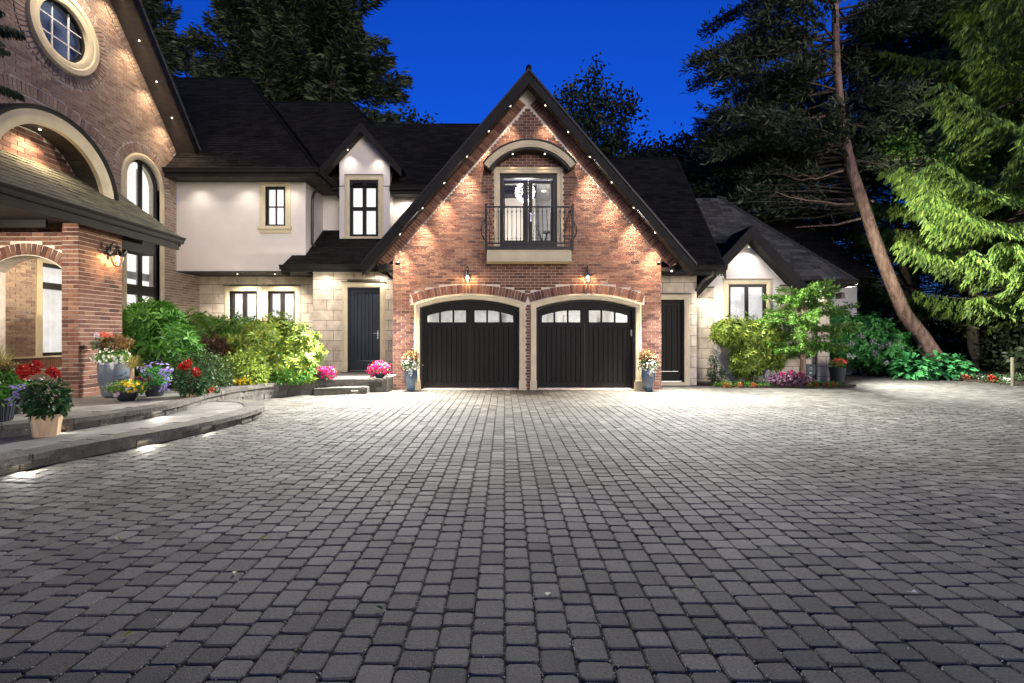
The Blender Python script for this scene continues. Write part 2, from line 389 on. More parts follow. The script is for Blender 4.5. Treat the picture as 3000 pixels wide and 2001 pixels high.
def pieces(name, fr, P, m, parent, d0, d1, nmax=300, kind='box', djit=.002, vis=None, rot=None, rest=None):
    """P: (u,v,w,h[,angle]). The largest in the photo become objects, the others one joined part."""
    A = []
    for p in P:
        a = proj_area(fr, *p[:4])
        if vis and not vis(p): a = 0
        A.append(a)
    order = sorted(range(len(P)), key=lambda i: -A[i]); single = set(i for i in order[:nmax] if A[i] > 25)
    um = unit_mesh(name, m, kind); base = fr.mat(); inv = None
    if parent is not None and parent.type == 'EMPTY': inv = Matrix.Translation(-Vector(parent.location))
    mb = MB(fr)
    for i, p in enumerate(P):
        u, v, wd, ht = p[:4]; ang = p[4] if len(p) > 4 else 0
        cu, cv = u+wd/2, v+ht/2; D = d1+R.uniform(-djit, djit); t = R.random()
        if i in single:
            o = bpy.data.objects.new(name, um); col.objects.link(o)
            o.parent = parent
            if inv: o.matrix_parent_inverse = inv
            o.matrix_basis = base @ Matrix.Translation((cu, cv, d0)) @ Matrix.Rotation(ang, 4, 'Z') @ Matrix.Diagonal((wd, ht, D-d0, 1))
            o['tone'] = t
        else:
            mb.tone = t; ca, sa = math.cos(ang), math.sin(ang)
            q = [(cu+x*ca-y*sa, cv+x*sa+y*ca) for x, y in ((-wd/2, -ht/2), (wd/2, -ht/2), (wd/2, ht/2), (-wd/2, ht/2))]
            k = .35 if kind == 'shingle' else 1
            top = [D, D, d0+(D-d0)*k, d0+(D-d0)*k]
            mb.hexa([(*c, d0) for c in q]+[(*c, e) for c, e in zip(q, top)])
    if mb.v:
        mb.build(rest or name+'_courses', m, parent, kind='stuff')
def soldiers(path, wd, depth, gap=.01):   # bricks standing across a curve; path inner edge, left-hand outside
    out = []; acc = 0
    L = [math.dist(path[i], path[i+1]) for i in range(len(path)-1)]; tot = sum(L); n = max(1, round(tot/wd)); step = tot/n
    for k in range(n):
        s = (k+.5)*step; i = 0
        while i < len(L)-1 and s > L[i]: s -= L[i]; i += 1
        t = s/L[i]; a, b = path[i], path[i+1]; x, y = a[0]+(b[0]-a[0])*t, a[1]+(b[1]-a[1])*t
        dx, dy = (b[0]-a[0])/L[i], (b[1]-a[1])/L[i]; nx, ny = -dy, dx
        cx, cy = x+nx*depth/2, y+ny*depth/2; w_ = step-gap
        out.append((cx-w_/2, cy-depth/2+gap/2, w_, depth-gap, math.atan2(dy, dx)))
    return out
def offs(path, o):
    out = []
    for i, p in enumerate(path):
        a = path[max(i-1, 0)]; b = path[min(i+1, len(path)-1)]; dx, dy = b[0]-a[0], b[1]-a[1]; L = math.hypot(dx, dy)
        out.append((p[0]-dy/L*o, p[1]+dx/L*o))
    return out

# ------------------------------------------------------------------ windows
def window(fr, u0, u1, v0, v1, cols, rows, parent, d=-.1, fw=.055, mw=.045, label=None, lit='lit', name='window', bar=None, thin=False, back=.12):
    b = MB(fr); b.sweep([(u0, v0), (u0, v1), (u1, v1), (u1, v0)], [(0, d-.03), (-fw, d-.03), (-fw, d+.035), (0, d+.035)], closed=True)
    cu = [u0+fw+(u1-u0-2*fw)*i/cols for i in range(cols+1)]; rv = [v0+fw+(v1-v0-2*fw)*i/rows for i in range(rows+1)] if bar is None else bar
    for x in cu[1:-1]: b.box(x-mw/2, x+mw/2, v0+fw, v1-fw, d-.02, d+.03)
    rw = mw if not thin else mw*.4
    for y in rv[1:-1]:
        for i in range(cols):
            b.box(cu[i]+(mw/2 if i else 0), cu[i+1]-(mw/2 if i < cols-1 else 0), y-rw/2, y+rw/2, d-.02, d+.028)
    w_ = b.build(name, M['black'], parent)
    if label: w_['label'] = label
    for i in range(cols):
        for j in range(len(rv)-1):
            g = MB(fr); g.poly([(cu[i]+.001, rv[j]+.001, d-.005), (cu[i+1]-.001, rv[j]+.001, d-.005), (cu[i+1]-.001, rv[j+1]-.001, d-.005), (cu[i]+.001, rv[j+1]-.001, d-.005)])
            g.build('pane', M['glass'], w_)
    c = MB(fr); n = 16; wv = []
    for i in range(n+1): wv.append((u0+.01+(u1-u0-.02)*i/n, d-back+(.012 if i % 2 else -.012)))
    for i in range(n): c.poly([(wv[i][0], v0+.01, wv[i][1]), (wv[i+1][0], v0+.01, wv[i+1][1]), (wv[i+1][0], v1-.01, wv[i+1][1]), (wv[i][0], v1-.01, wv[i][1])])
    c.build('curtain', M[lit], w_)
    return w_
def rect(u0, u1, v0, v1): return [(u0, v0), (u1, v0), (u1, v1), (u0, v1)]
TRIM = [(.0, -.12), (.0, .02), (.03, .035), (.08, .035), (.10, .055), (.14, .055), (.15, .0), (.15, -.02)]
def surround(fr, path, parent, prof=TRIM, name='stone_surround', k=1):
    b = MB(fr); b.sweep(path, [(o*k, d) for o, d in prof][::-1]); return b.build(name, M['trim'], parent)

# ------------------------------------------------------------------ lamps
def spot(loc, aim, power, cone=80, blend=1, colr=(1, .80, .58), r=.04, name='lamp'):
    l = bpy.data.lights.new(name, 'SPOT'); l.energy = power*KL; l.spot_size = rad(cone); l.spot_blend = blend; l.color = colr; l.shadow_soft_size = r
    o = bpy.data.objects.new(name, l); col.objects.link(o); o.location = loc
    o.rotation_euler = (Vector(aim)-Vector(loc)).to_track_quat('-Z', 'Y').to_euler(); return o
def point(loc, power, colr=(1, .7, .42), r=.03, name='lamp'):
    l = bpy.data.lights.new(name, 'POINT'); l.energy = power*KL*.5; l.color = colr; l.shadow_soft_size = r
    o = bpy.data.objects.new(name, l); col.objects.link(o); o.location = loc; return o
WARM = (1, .74, .48); NEUT = (1, .92, .82)
_can = []
def soffit_light(parent, loc, nrm=(0, 0, -1)):
    if not _can:
        b = MB(); b.lathe([(.019, -.01), (.021, .0)], 12); me = bpy.data.meshes.new('soffit_light'); me.from_pydata(b.v, [], b.f); me.materials.append(M['bulb']); _can.append(me)
    o = bpy.data.objects.new('soffit_light', _can[0]); col.objects.link(o); o.parent = parent
    o.matrix_parent_inverse = Matrix.Translation(-Vector(parent.location)) if parent.type == 'EMPTY' else Matrix()
    o.location = loc; o.rotation_euler = Vector(nrm).to_track_quat('-Z', 'Y').to_euler(); return o

# ------------------------------------------------------------------ roofs
def roof_frame(a, b, up):               # a->b along the eave (left to right seen from outside), up: a point higher on the plane
    a, b, up = Vector(a), Vector(b), Vector(up); u = (b-a).normalized(); n = u.cross(up-a).normalized(); v = n.cross(u)
    return Fr(a, u, v, n)
def roof_plane(parent, pts, m='shingle', eh=.14, sw=.30, nmax=0, thick=.05, shing=True, name='roof_panel', vis=None, t=.022):
    fr = roof_frame(pts[0], pts[1], pts[2]); P = [(Vector(p)-fr.O) for p in pts]; q = [(p.dot(fr.u), p.dot(fr.v)) for p in P]
    b = MB(fr); b.prism(q, -thick, 0); panel = b.build(name, M[m], parent)
    if shing:
        vm = max(y for _, y in q); S = lay([q], 0, vm, sw, eh, .006, rnd=.18, strict=True, minw=.03)
        S = [(u, v, wd, h+.012) for u, v, wd, h in S]
        pieces('shingle', fr, S, M[m], panel, .001, t, nmax=nmax, kind='shingle', djit=t*.3, vis=vis, rest='shingle_courses')
    return panel
def gutter(parent, a, b, out, h=.13, w_=.12, m='fascia', name='gutter'):
    a, b, out = Vector(a), Vector(b), Vector(out).normalized(); u = (b-a).normalized(); fr = Fr(a, out, (0, 0, 1), out.cross(Vector((0, 0, 1))))
    L = (b-a).dot(fr.n); prof = [(0, 0), (0, -h), (w_*.55, -h), (w_*.7, -h*.75), (w_*.72, -h*.45), (w_, -h*.18), (w_, 0), (w_-.012, 0), (w_-.012, -h*.15), (.6*w_, -h*.4), (.012, -h*.4), (.012, 0)]
    mb = MB(fr); mb.prism(prof, min(0, L), max(0, L)); return mb.build(name, M[m], parent)
# ================================================================== GROUND AND DRIVEWAY
g = MB(); g.wbox(-400, 400, -120, 700, -.6, -.06); tag(g.build('ground', M['ground']), kind='structure')
LOW = [(-5.35, 3.2), (-5.12, 4.5), (-4.90, 5.44), (-4.55, 6.3), (-4.30, 7.1), (-4.20, 7.8), (-4.26, 8.5), (-4.60, 9.1), (-5.0, 9.42), (-5.45, 9.55)]
UPP = [(-6.75, 3.6), (-6.45, 4.9), (-6.13, 5.87), (-5.71, 6.3), (-5.48, 6.9), (-5.30, 7.54), (-5.36, 8.2), (-5.52, 8.9), (-5.56, 9.6)]
WALL = [(-5.60, 9.2), (-5.48, 10.1), (-5.25, 10.9), (-4.85, 11.5), (-4.3, 11.85), (-3.7, 12.05)]
def inside(poly, x, y):
    c = False; n = len(poly)
    for i in range(n):
        (x0, y0), (x1, y1) = poly[i], poly[(i+1) % n]
        if (y0 > y) != (y1 > y) and x < x0+(y-y0)/(y1-y0)*(x1-x0): c = not c
    return c
NOPAVE = [LOW+[(-12, 9.8), (-12, 3.2)], WALL+[(-2.95, 12.2), (-2.95, 16), (-12, 16), (-12, 9.2)],
          [(-2.9, 12.66), (4.08, 12.66), (4.08, 20), (-2.9, 20)], [(4.0, 13.8), (5.5, 13.8), (5.5, 19), (4.0, 19)],
          [(5.3, 13.9), (5.8, 13.55), (6.6, 13.25), (8.0, 13.0), (9.3, 13.1), (9.9, 13.5), (9.72, 14.4), (9.72, 24), (5.3, 24)],
          [(9.6, 19.2), (12.2, 18.3), (14.8, 14.0), (19.0, 11.5), (40, 8), (40, 40), (9.6, 40)]]
b = MB(); b.prism([(-14, -6), (28, -6), (28, 9.5), (19, 11.5), (14.8, 14.0), (12.2, 18.3), (9.6, 19.2), (9.6, 21), (4, 21), (4, 16), (-14, 16)], -.2, -.012)
drive = tag(b.build('driveway', M['sand']), kind='structure')
W_ = .1535; P = []
for i in range(-60, 150):
    x = i*W_; y = .7+R.random()*.2
    if x < -9 or x > 24: continue
    y0 = max(.7, (abs(x)-1.6)/1.07)
    k = R.randint(0, 1)
    while y < 19.2:
        L = (.163 if k else .123)*(1+R.uniform(-.02, .02)); k = 1-k if R.random() < .93 else k
        if y > y0 and not any(inside(q, x+W_/2, y+L/2) for q in NOPAVE): P.append((x, y, W_, L))
        y += L
print('pavers', len(P))
P.sort(key=lambda p: (p[1]*1.0+ (0 if abs(p[0]+.08) < p[1]*1.03 else 100)))
inv = [p for p in P if p[1] > 2.0 and -1.045*p[1] < p[0] < 1.075*p[1]-.1]
singles = set(inv[:300])
def paver_geo(w, h, n=3, rnd=None):
    """rounded cobble, top at 0: rings of 4*n points"""
    rnd = rnd or R; j = .0085; cr = .019; ch = .007; out = []
    def ring(ins, z, jit):
        pts = []
        for qx, qy, a0 in ((1, 1, 0), (-1, 1, 90), (-1, -1, 180), (1, -1, 270)):
            for i in range(n):
                a = rad(a0+90*i/(n-1)) if n > 1 else rad(a0+45); r = max(.004, cr-ins)
                pts.append((w/2+qx*(w/2-j/2-ins-r)+r*math.cos(a)+jit[len(pts)][0], h/2+qy*(h/2-j/2-ins-r)+r*math.sin(a)+jit[len(pts)][1], z))
        return pts
    jit = [(rnd.uniform(-.0022, .0022), rnd.uniform(-.0022, .0022)) for _ in range(4*n)]
    tilt = (rnd.uniform(-.022, .022), rnd.uniform(-.022, .022)); dz = rnd.uniform(-.004, .001)
    top = [(x, y, z+dz+tilt[0]*(x-w/2)+tilt[1]*(y-h/2)) for x, y, z in ring(ch, 0, jit)]
    rim = [(x, y, z+dz) for x, y, z in ring(0.0005, -.006, jit)]; bot = ring(-.0005, -.03, jit)
    return top, rim, bot
def paver_mesh(w, h, full):
    n = 3 if full else 2
    top, rim, bot = paver_geo(w, h, n); k = 4*n; V = top+rim+bot
    Fc = [list(range(k))]
    for r in range(2):
        for i in range(k): l = (i+1) % k; Fc.append([(r+1)*k+i, (r+1)*k+l, r*k+l, r*k+i])
    return V, Fc
variants = {}
for k, L in ((1, .163), (0, .123)):
    for q in range(7):
        V, Fc = paver_mesh(W_, L, True); me = bpy.data.meshes.new('paver'); me.from_pydata(V, [], Fc); me.materials.append(M['paver']); variants[k, q] = me
for p in P:
    if p in singles:
        k = 1 if p[3] > .143 else 0
        o = bpy.data.objects.new('paver', variants[k, R.randrange(7)]); col.objects.link(o); o.parent = drive; o.location = (p[0], p[1], R.uniform(-.002, .001)); o['tone'] = R.random()
AV, A8, A4, T8, T4 = [], [], [], [], []; nb = 0
for p in P:
    if p in singles: continue
    if p[1] < 9.5:
        V, Fc = paver_mesh(p[2], p[3], False); AV += [(x+p[0], y+p[1], z) for x, y, z in V]; t = R.random()
        A8.append([nb+i for i in Fc[0]]); T8.append(t)
        for f in Fc[1:]: A4.append([nb+i for i in f]); T4.append(t)
        nb += len(V)
    else:
        x, y, w0, h0 = p; j = .0055; z = R.uniform(-.003, .0); t = R.random()
        AV += [(x+j, y+j, z), (x+w0-j, y+j, z), (x+w0-j, y+h0-j, z), (x+j, y+h0-j, z)]+[(x+j*.4, y+j*.4, -.03), (x+w0-j*.4, y+j*.4, -.03), (x+w0-j*.4, y+h0-j*.4, -.03), (x+j*.4, y+h0-j*.4, -.03)]
        A4 += [[nb, nb+1, nb+2, nb+3]]+[[nb+4+i, nb+4+(i+1) % 4, nb+(i+1) % 4, nb+i] for i in range(4)]; T4 += [t]*5; nb += 8
o = npmesh('paver_field', AV, [np.array(A8), np.array(A4)], M['paver'], drive, tone=T8+T4); o['kind'] = 'stuff'
# crumbs of grit and moss in the joints
V, Fq, T = [], [], []
for i in range(8500):
    y = 1.9+5.5*R.random()**1.5; x = R.uniform(-1.1, 1.1)*y; gx = round(x/W_)*W_+R.gauss(0, .006) if R.random() < .8 else x
    s = R.uniform(.0012, .0034); z = R.uniform(-.008, -.002); nb = len(V); a = R.random()*3
    for q in range(4): V.append((gx+s*math.cos(a+q*1.57), y+s*math.sin(a+q*1.57)*1.6, z+R.uniform(0, s*2)))
    Fq.append([nb, nb+1, nb+2, nb+3]); T.append(R.random())
grit = npmesh('joint_grit', V, np.array(Fq), mat('grit', (1, 1, 1), palette=[(.38, .36, .28), (.14, .15, .07), (.26, .24, .17), (.6, .58, .5)]), tone=T); tag(grit, kind='stuff')

# ================================================================== TERRACE AND STEPS
def dense(path, step=.25):
    out = []
    for i in range(len(path)-1):
        p0 = path[max(i-1, 0)]; p1 = path[i]; p2 = path[i+1]; p3 = path[min(i+2, len(path)-1)]
        n = max(1, int(math.dist(p1, p2)/step))
        for k in range(n):
            t = k/n; f = lambda a, b, c, d: .5*((2*b)+(-a+c)*t+(2*a-5*b+4*c-d)*t*t+(-a+3*b-3*c+d)*t**3)
            out.append((f(p0[0], p1[0], p2[0], p3[0]), f(p0[1], p1[1], p2[1], p3[1])))
    out.append(path[-1]); return out
ter = None
def terrace(name, edge, back, z0, z1, capw=.3, caph=.065, courses=1, blk=.30, caps=.62, pave=True):
    """raised platform: core, paving slabs, cap stones along the edge and split-face blocks under them"""
    E = dense(edge); b = MB(); b.prism(offs(E, .10)+back, z0-.05, z1-.010)
    root = tag(b.build(name, M['slab']), kind='structure')
    def seg(L0, L1, o0, o1, za, zb, nm, m, rough=0):
        # block along the edge between arc lengths L0, L1; outside of the path is the right-hand side
        acc = 0; pts = []
        cum = [0]
        for i in range(len(E)-1): cum.append(cum[-1]+math.dist(E[i], E[i+1]))
        def at(s):
            s = max(0, min(cum[-1]-1e-4, s)); i = max(k for k in range(len(cum)) if cum[k] <= s); i = min(i, len(E)-2)
            t = (s-cum[i])/(cum[i+1]-cum[i]); a, c = E[i], E[i+1]; dx, dy = (c[0]-a[0]), (c[1]-a[1]); l = math.hypot(dx, dy)
            return a[0]+dx*t, a[1]+dy*t, -dy/l, dx/l
        n = 3; A = [at(L0+.004+(L1-L0-.008)*i/n) for i in range(n+1)]
        inn = [(x+nx*o1, y+ny*o1) for x, y, nx, ny in A]; out = [(x+nx*(o0+R.uniform(-rough, rough)), y+ny*(o0+R.uniform(-rough, rough))) for x, y, nx, ny in A]
        q = MB(); ring = out+inn[::-1]
        top = [(x*1, y*1) for x, y in ring]; q.prism(ring, za, zb)
        o = q.build(nm, m, root); o['tone'] = R.random()
        return o
    tot = sum(math.dist(E[i], E[i+1]) for i in range(len(E)-1))
    s = 0
    while s < tot-.05:
        e = min(tot, s+caps*R.uniform(.92, 1.08)); seg(s, e, -.035, capw, z1-caph, z1, 'cap_stone', M['rock'], .006); s = e
    hh = (z1-caph-z0)/courses
    for c in range(courses):
        s = -blk*.5*(c % 2)
        while s < tot-.03:
            e = min(tot, s+blk*R.uniform(.85, 1.15)); seg(max(0, s), e, -.005, .12, z0+hh*c+.002, z0+hh*(c+1)-.003, 'riser_block', M['rock'], .012); s = e
    if pave:
        poly = offs(E, capw+.006)+back; fr = Fr((0, 0, z1-.03), (1, 0, 0), (0, 1, 0), (0, 0, 1))
        S = lay([poly], min(p[1] for p in poly), max(p[1] for p in poly), .62, .42, .006, rnd=.25, strict=True, minw=.06)
        pieces('paving_slab', fr, S, M['slab'], root, 0, .028, nmax=300, djit=.001)
    return root
lower = terrace('lower_terrace', LOW, [(-9.7, 9.9), (-9.7, 3.2)], 0, .16)
upper = terrace('upper_terrace', UPP, [(-9.7, 9.6), (-9.7, 3.6)], .16, .32)
bed_wall = terrace('garden_wall', WALL, [(-3.7, 14.3), (-9.7, 15.4), (-9.7, 9.2)], 0, .34, courses=2, caph=.08, pave=False, caps=.5)
b = MB(); b.prism(offs(dense(WALL), .28)[:16]+[(-5.6, 14.3), (-5.72, 15.4), (-9.7, 15.4), (-9.7, 9.4), (-5.9, 9.4)], .25, .31)
tag(b.build('planting_bed', M['soil']), kind='structure')
# landing before the navy door, and its two steps
LAND = [(-4.35, 11.82), (-3.6, 12.02), (-2.94, 12.12)]
landing = terrace('door_landing', LAND, [(-2.94, 14.3), (-5.65, 14.3), (-5.5, 12.6), (-5.0, 12.2)], .0, .335, courses=2, caph=.07)
terrace('door_step', [(-4.5, 11.42), (-3.9, 11.62), (-3.35, 11.78)], [(-3.35, 12.1), (-4.45, 11.75)], 0, .165, capw=.26, caps=.6)
# bed by the cottage and the bed along the right of the drive
b = MB(); b.prism([(5.45, 14.38), (5.5, 13.95), (5.9, 13.6), (6.6, 13.3), (8.0, 13.05), (9.3, 13.15), (9.85, 13.55), (9.66, 14.38)], -.05, .05)
tag(b.build('cottage_bed', M['soil']), kind='structure')
b = MB(); b.prism([(9.8, 19.3), (12.3, 18.35), (14.9, 14.05), (19.1, 11.55), (40, 8), (40, 60), (9.8, 60)], -.05, .06)
tag(b.build('woodland_bed', M['soil']), kind='structure')

# ================================================================== GARAGE
YG = 12.64; fg = front(YG); s_ = .001
garage = thing('brick_garage', 'two-door red brick garage with a steep black gable roof and a balcony over its doors', 'garage', (.6, YG, 0))
XL, XR = UX(1151, YG), UX(1937, YG); XC = .61; ZA = 7.885; SL = 1.16
outer = [(XL, 0), (XR, 0), (XR, ZA-SL*(XR-XC)), (XC, ZA), (XL, ZA-SL*(XC-XL))]
def door_open(l, r): 
    u0, u1 = UX(l, YG), UX(r, YG); return u0, u1, UZ(901, YG), UZ(877, YG)
D1, D2 = door_open(1230, 1522), door_open(1571, 1862)
op = []
for u0, u1, sp, cr in (D1, D2): op.append([(u0, .001), *seg_arch(u0, u1, sp, cr), (u1, .001)])
bu0, bu1, bv0, bv1 = UX(1464.5, YG), UX(1631.5, YG), UZ(722.6, YG), UZ(508, YG)
holes = op+[rect(bu0, bu1, bv0, bv1)]
b = MB(fg); b.prism(outer, -.32, 0, holes=[h for h in holes]); gwall = b.build('wall', M['mortar'], garage)
Lw = 16.8-YG
for x_ in (XL, XR-.25): b = MB(); b.wbox(x_, x_+.25, YG+.33, 17.5, 0, 3.4); b.build('side_wall', M['stucco'], garage)
# stone arches, soldier arches
so = []
for (u0, u1, sp, cr), o_ in zip((D1, D2), op):
    pth = [(u0, 0), *seg_arch(u0, u1, sp, cr), (u1, 0)]
    surround(fg, pth, garage, k=.98)
    for a, c in ((u0-.165, u0+.012), (u1-.012, u1+.165)): b = MB(fg); b.box(a, c, 0, .24, -.1, .075); b.build('surround_plinth', M['trim'], garage)
    so.append(offs(seg_arch(u0-.165, u1+.165, sp+.125, cr+.15, 16), 0))
sold = []
for a in so: sold += soldiers(a, .082, .235)
# bricks laid across the front, kept out of arches, surrounds and the rake course
RK = .30
rings = [[(XL, 0), (XR, 0), (XR, ZA-SL*(XR-XC)-RK*1.2), (XC, ZA-RK*1.52), (XL, ZA-SL*(XC-XL)-RK*1.2)]]
for (u0, u1, sp, cr), a in zip((D1, D2), so):
    top = offs(a, .235); rings.append([(u0-.152, -.01), (u0-.152, sp+.12), (top[0][0], a[0][1]), *top, (top[-1][0], a[-1][1]), (u1+.152, sp+.12), (u1+.152, -.01)])
m_ = .155; rings.append(rect(bu0-m_, bu1+m_, bv0-.06, bv1+m_))
# the two arch blocks overlap near the pier between the doors: join them
mid = (D1[1]+D2[0])/2
B_ = []
def gar_iv(v):
    base = scan([rings[0]], v); blk = []
    for r in rings[1:]: blk += scan([r], v)
    out = []
    for a, c in base:
        cur = a
        for p, q in sorted(blk):
            if q <= cur or p >= c: continue
            if p > cur: out.append((cur, p))
            cur = max(cur, q)
        if cur < c: out.append((cur, c))
    return out
v = 0.; i = 0; bh = .0765; bw = .218
while v < ZA:
    iv = isect(gar_iv(v+.006), gar_iv(v+bh-.006)); x = XL-(i % 2)*bw/2
    while x < XR:
        for a, c in iv:
            lo, hi = max(x, a)+.005, min(x+bw, c)-.005
            if hi-lo > .025: B_.append((lo, v+.005, hi-lo, bh-.010))
        x += bw
    v += bh; i += 1
nL = [(XC-.02, ZA-.03), (XL-.42, ZA-.03-SL*(XC-.02-XL+.42))][::-1]; nR = [(XC+.02, ZA-.03), (XR+.42, ZA-.03-SL*(XR+.42-XC-.02))]
def rake(p, q): # inner line shifted down so bricks hang below the soffit
    dx, dz = q[0]-p[0], q[1]-p[1]; L = math.hypot(dx, dz); n = (-dz/L, dx/L); return [(p[0]-n[0]*.25, p[1]-n[1]*.25), (q[0]-n[0]*.25, q[1]-n[1]*.25)]
rk = soldiers(rake(*nL), .085, .24)+soldiers(rake(*nR), .085, .24)
rk = [p for p in rk if not (abs(p[0]+p[2]/2-XC) < .13)]
print('garage bricks', len(B_), len(rk))
pieces('brick', fg, B_, M['brick'], gwall, .001, .010, nmax=300, vis=lambda p: p[1] > 2.3)
pieces('soldier_brick', fg, sold+rk, M['brick'], gwall, .001, .018, nmax=260)
# corbel returns carrying the rake course past the corners
b = MB(fg)
for s, xe in ((-1, XL), (1, XR)):
    pts = [(xe, ZA-SL*abs(xe-XC)), (xe+s*.40, ZA-SL*abs(xe+s*.40-XC)), (xe+s*.40, ZA-SL*abs(xe+s*.40-XC)-.10), (xe, ZA-SL*abs(xe-XC)-.40)]
    b.prism(pts if s > 0 else pts[::-1], -.3, -.002)
b.build('corbel', M['mortar'], gwall)
b = MB(fg)
b.box(XL-.38, XL-.002, UZ(792, YG), UZ(775, YG), -.35, .05); b.build('eave_box', M['fascia'], garage)
b = MB(fg); b.box(XR+.002, XR+.33, UZ(795, YG), UZ(784, YG), -.35, .05); b.build('eave_box', M['fascia'], garage)
# roof: two slopes, barge boards, soffits
YF = 12.20; YB = 17.6; ZR = 8.14; HW = 4.2
for s in (-1, 1):
    xe = XC+s*HW; ze = ZR-SL*HW
    pts = [(xe, YF, ze), (xe, YB, ze), (XC, YB, ZR), (XC, YF, ZR)] if s > 0 else [(xe, YB, ze), (xe, YF, ze), (XC, YF, ZR), (XC, YB, ZR)]
    rp = roof_plane(garage, pts, thick=.10, shing=True, nmax=0, t=.02)
    ff = front(YF); b = MB(ff); q = [(XC, ZR-.02), (xe, ze-.02), (xe, ze-.34), (XC, ZR-.36)]
    b.prism(q[::-1] if s > 0 else q, -.03, .012); b.build('barge_board', M['fascia'], garage)
    b = MB(ff); q = [(XC, ZR+.012), (xe+s*.03, ze-.02), (xe+s*.03, ze-.09), (XC, ZR-.06)]
    b.prism(q[::-1] if s > 0 else q, .014, .045); b.build('barge_trim', M['black'], garage)
    b = MB(); dz = ZR-ZA
    sp_ = [(XC, ZA-.004), (xe, ze-dz-.004), (xe, ze-dz-.024), (XC, ZA-.026)]
    b.fr = front(YG-.0); b.prism(sp_[::-1] if s > 0 else sp_, .012, YG-YF-.03); b.build('soffit', M['soffit'], garage)
b = MB(); b.tube([(XC, YF-.04, ZR+.03), (XC, YB, ZR+.03)], .07, 6); b.build('ridge_cap', M['shingle'], garage)
gl = [(997, 287), (855, 450), (712, 608), (562, 778), (420, 942), (272, 1112), (1227, 284), (1377, 457), (1518, 620), (1662, 790), (1806, 960), (1947, 1128)]
YS = YG-.22
for k, (zx, zy) in enumerate(gl):
    px, py = 1050+zx/2.239, 180+zy/2.239; X = UX(px, YS); Z = ZA-SL*abs(X-XC)-.03
    s = 1 if X > XC else -1; soffit_light(garage, (X, YS, Z-.014), (-s*SL, 0, -1) if False else (-s*.76, 0, -.65))
    spot((X, YS-.02, Z-.05), (X-s*.05, YS+.10, 0), 50+24*(7.6-Z), 64, 1, (1, .76, .52))
for px, py in ((1970, 784),):
    X, Z = U(px, py, YG-.1); soffit_light(garage, (X, YG-.03, UZ(795, YG)-.003)); spot((X, YG-.1, Z-.03), (X, YG+.3, 0), 12, 90, 1, NEUT)
# garage doors
def garage_door(dd, k):
    u0, u1, sp, cr = dd; d = -.20; inset = .045; u0 += inset; u1 -= inset; sp -= inset; cr -= inset
    fo = [(u0, .03), *seg_arch(u0, u1, sp, cr), (u1, .03)][::1]; fo = [(u0, .03)]+[(u1, .03)]+seg_arch(u0, u1, sp, cr)[::-1]
    um = (u0+u1)/2; st = .17; vb = UZ(740+478/2.351, YG)
    def topv(x): 
        w = (u1-u0)/2; h = cr-sp; r = (w*w+h*h)/(2*h); return cr-r+math.sqrt(r*r-(x-um)**2)
    hs = []; panes = []; pl = []
    for a, c in ((u0+.12, um-.115), (um+.115, u1-.12)):
        n = 3; g_ = .045; w = (c-a-2*g_)/3
        for i in range(n):
            x0 = a+i*(w+g_); x1 = x0+w; t0 = min(topv(x0)-.20, topv(um)-.235); t1 = min(topv(x1)-.20, topv(um)-.235)
            pp = [(x0, vb), (x1, vb), (x1, t1), ((x0+x1)/2, min(topv((x0+x1)/2)-.195, topv(um)-.235)), (x0, t0)]; hs.append(pp); panes.append(pp)
        hs.append(rect(a-.01, c+.01, .17, vb-.14)); pl.append((a-.01, c+.01))
    b = MB(fg); b.prism(fo, d-.045, d, holes=hs); dr = b.build('garage_door', M['door'], garage)
    dr['label'] = ['left black garage door with arched window row', 'right black garage door with a small white keypad strip'][k]
    for pp in panes:
        g = MB(fg); g.poly([(*p, d-.02) for p in pp]); g.build('pane', M['glass'], dr)
    for a, c in pl:
        n = 8; w = (c-a)/n
        for i in range(n):
            q = MB(fg); q.hexa([(a+i*w+.003, .168, d-.04), (a+(i+1)*w-.003, .168, d-.04), (a+(i+1)*w-.003, vb-.138, d-.04), (a+i*w+.003, vb-.138, d-.04),
                               (a+i*w+.010, .172, d-.015), (a+(i+1)*w-.010, .172, d-.015), (a+(i+1)*w-.010, vb-.142, d-.015), (a+i*w+.010, vb-.142, d-.015)]); q.build('plank', M['door'], dr)
        q = MB(fg); q.box(a, c, .165, vb-.135, d-.06, d-.0455); q.build('backing', M['door'], dr)
        for z_ in (vb-.145, .162): q = MB(fg); q.box(a, c, z_, z_+.013, d, d+.012); q.build('panel_bead', M['door'], dr)
    q = MB(fg); q.box(um-.012, um+.012, .04, vb-.02, d+.001, d+.012); q.build('meeting_strip', M['black'], dr)
    q = MB(fg); q.box(u0-.03, u1+.03, .004, .03, d-.05, d+.02); q.build('threshold_seal', M['chrome'], dr)
    q = MB(fg); q.sweep([(u0-.04, .005), *seg_arch(u0-.04, u1+.04, sp+.04, cr+.04), (u1+.04, .005)], [(0, d-.06), (0, d+.05), (-.045, d+.05), (-.045, d-.06)]); q.build('jamb', M['black'], dr)
    return dr
dA = garage_door(D1, 0); dB = garage_door(D2, 1)
q = MB(fg); kx = UX(1855, YG); q.box(kx-.018, kx+.018, UZ(984, YG), UZ(966, YG), -.198, -.16); q.build('keypad', mat('keypad_white', (.6, .6, .58)), dB)
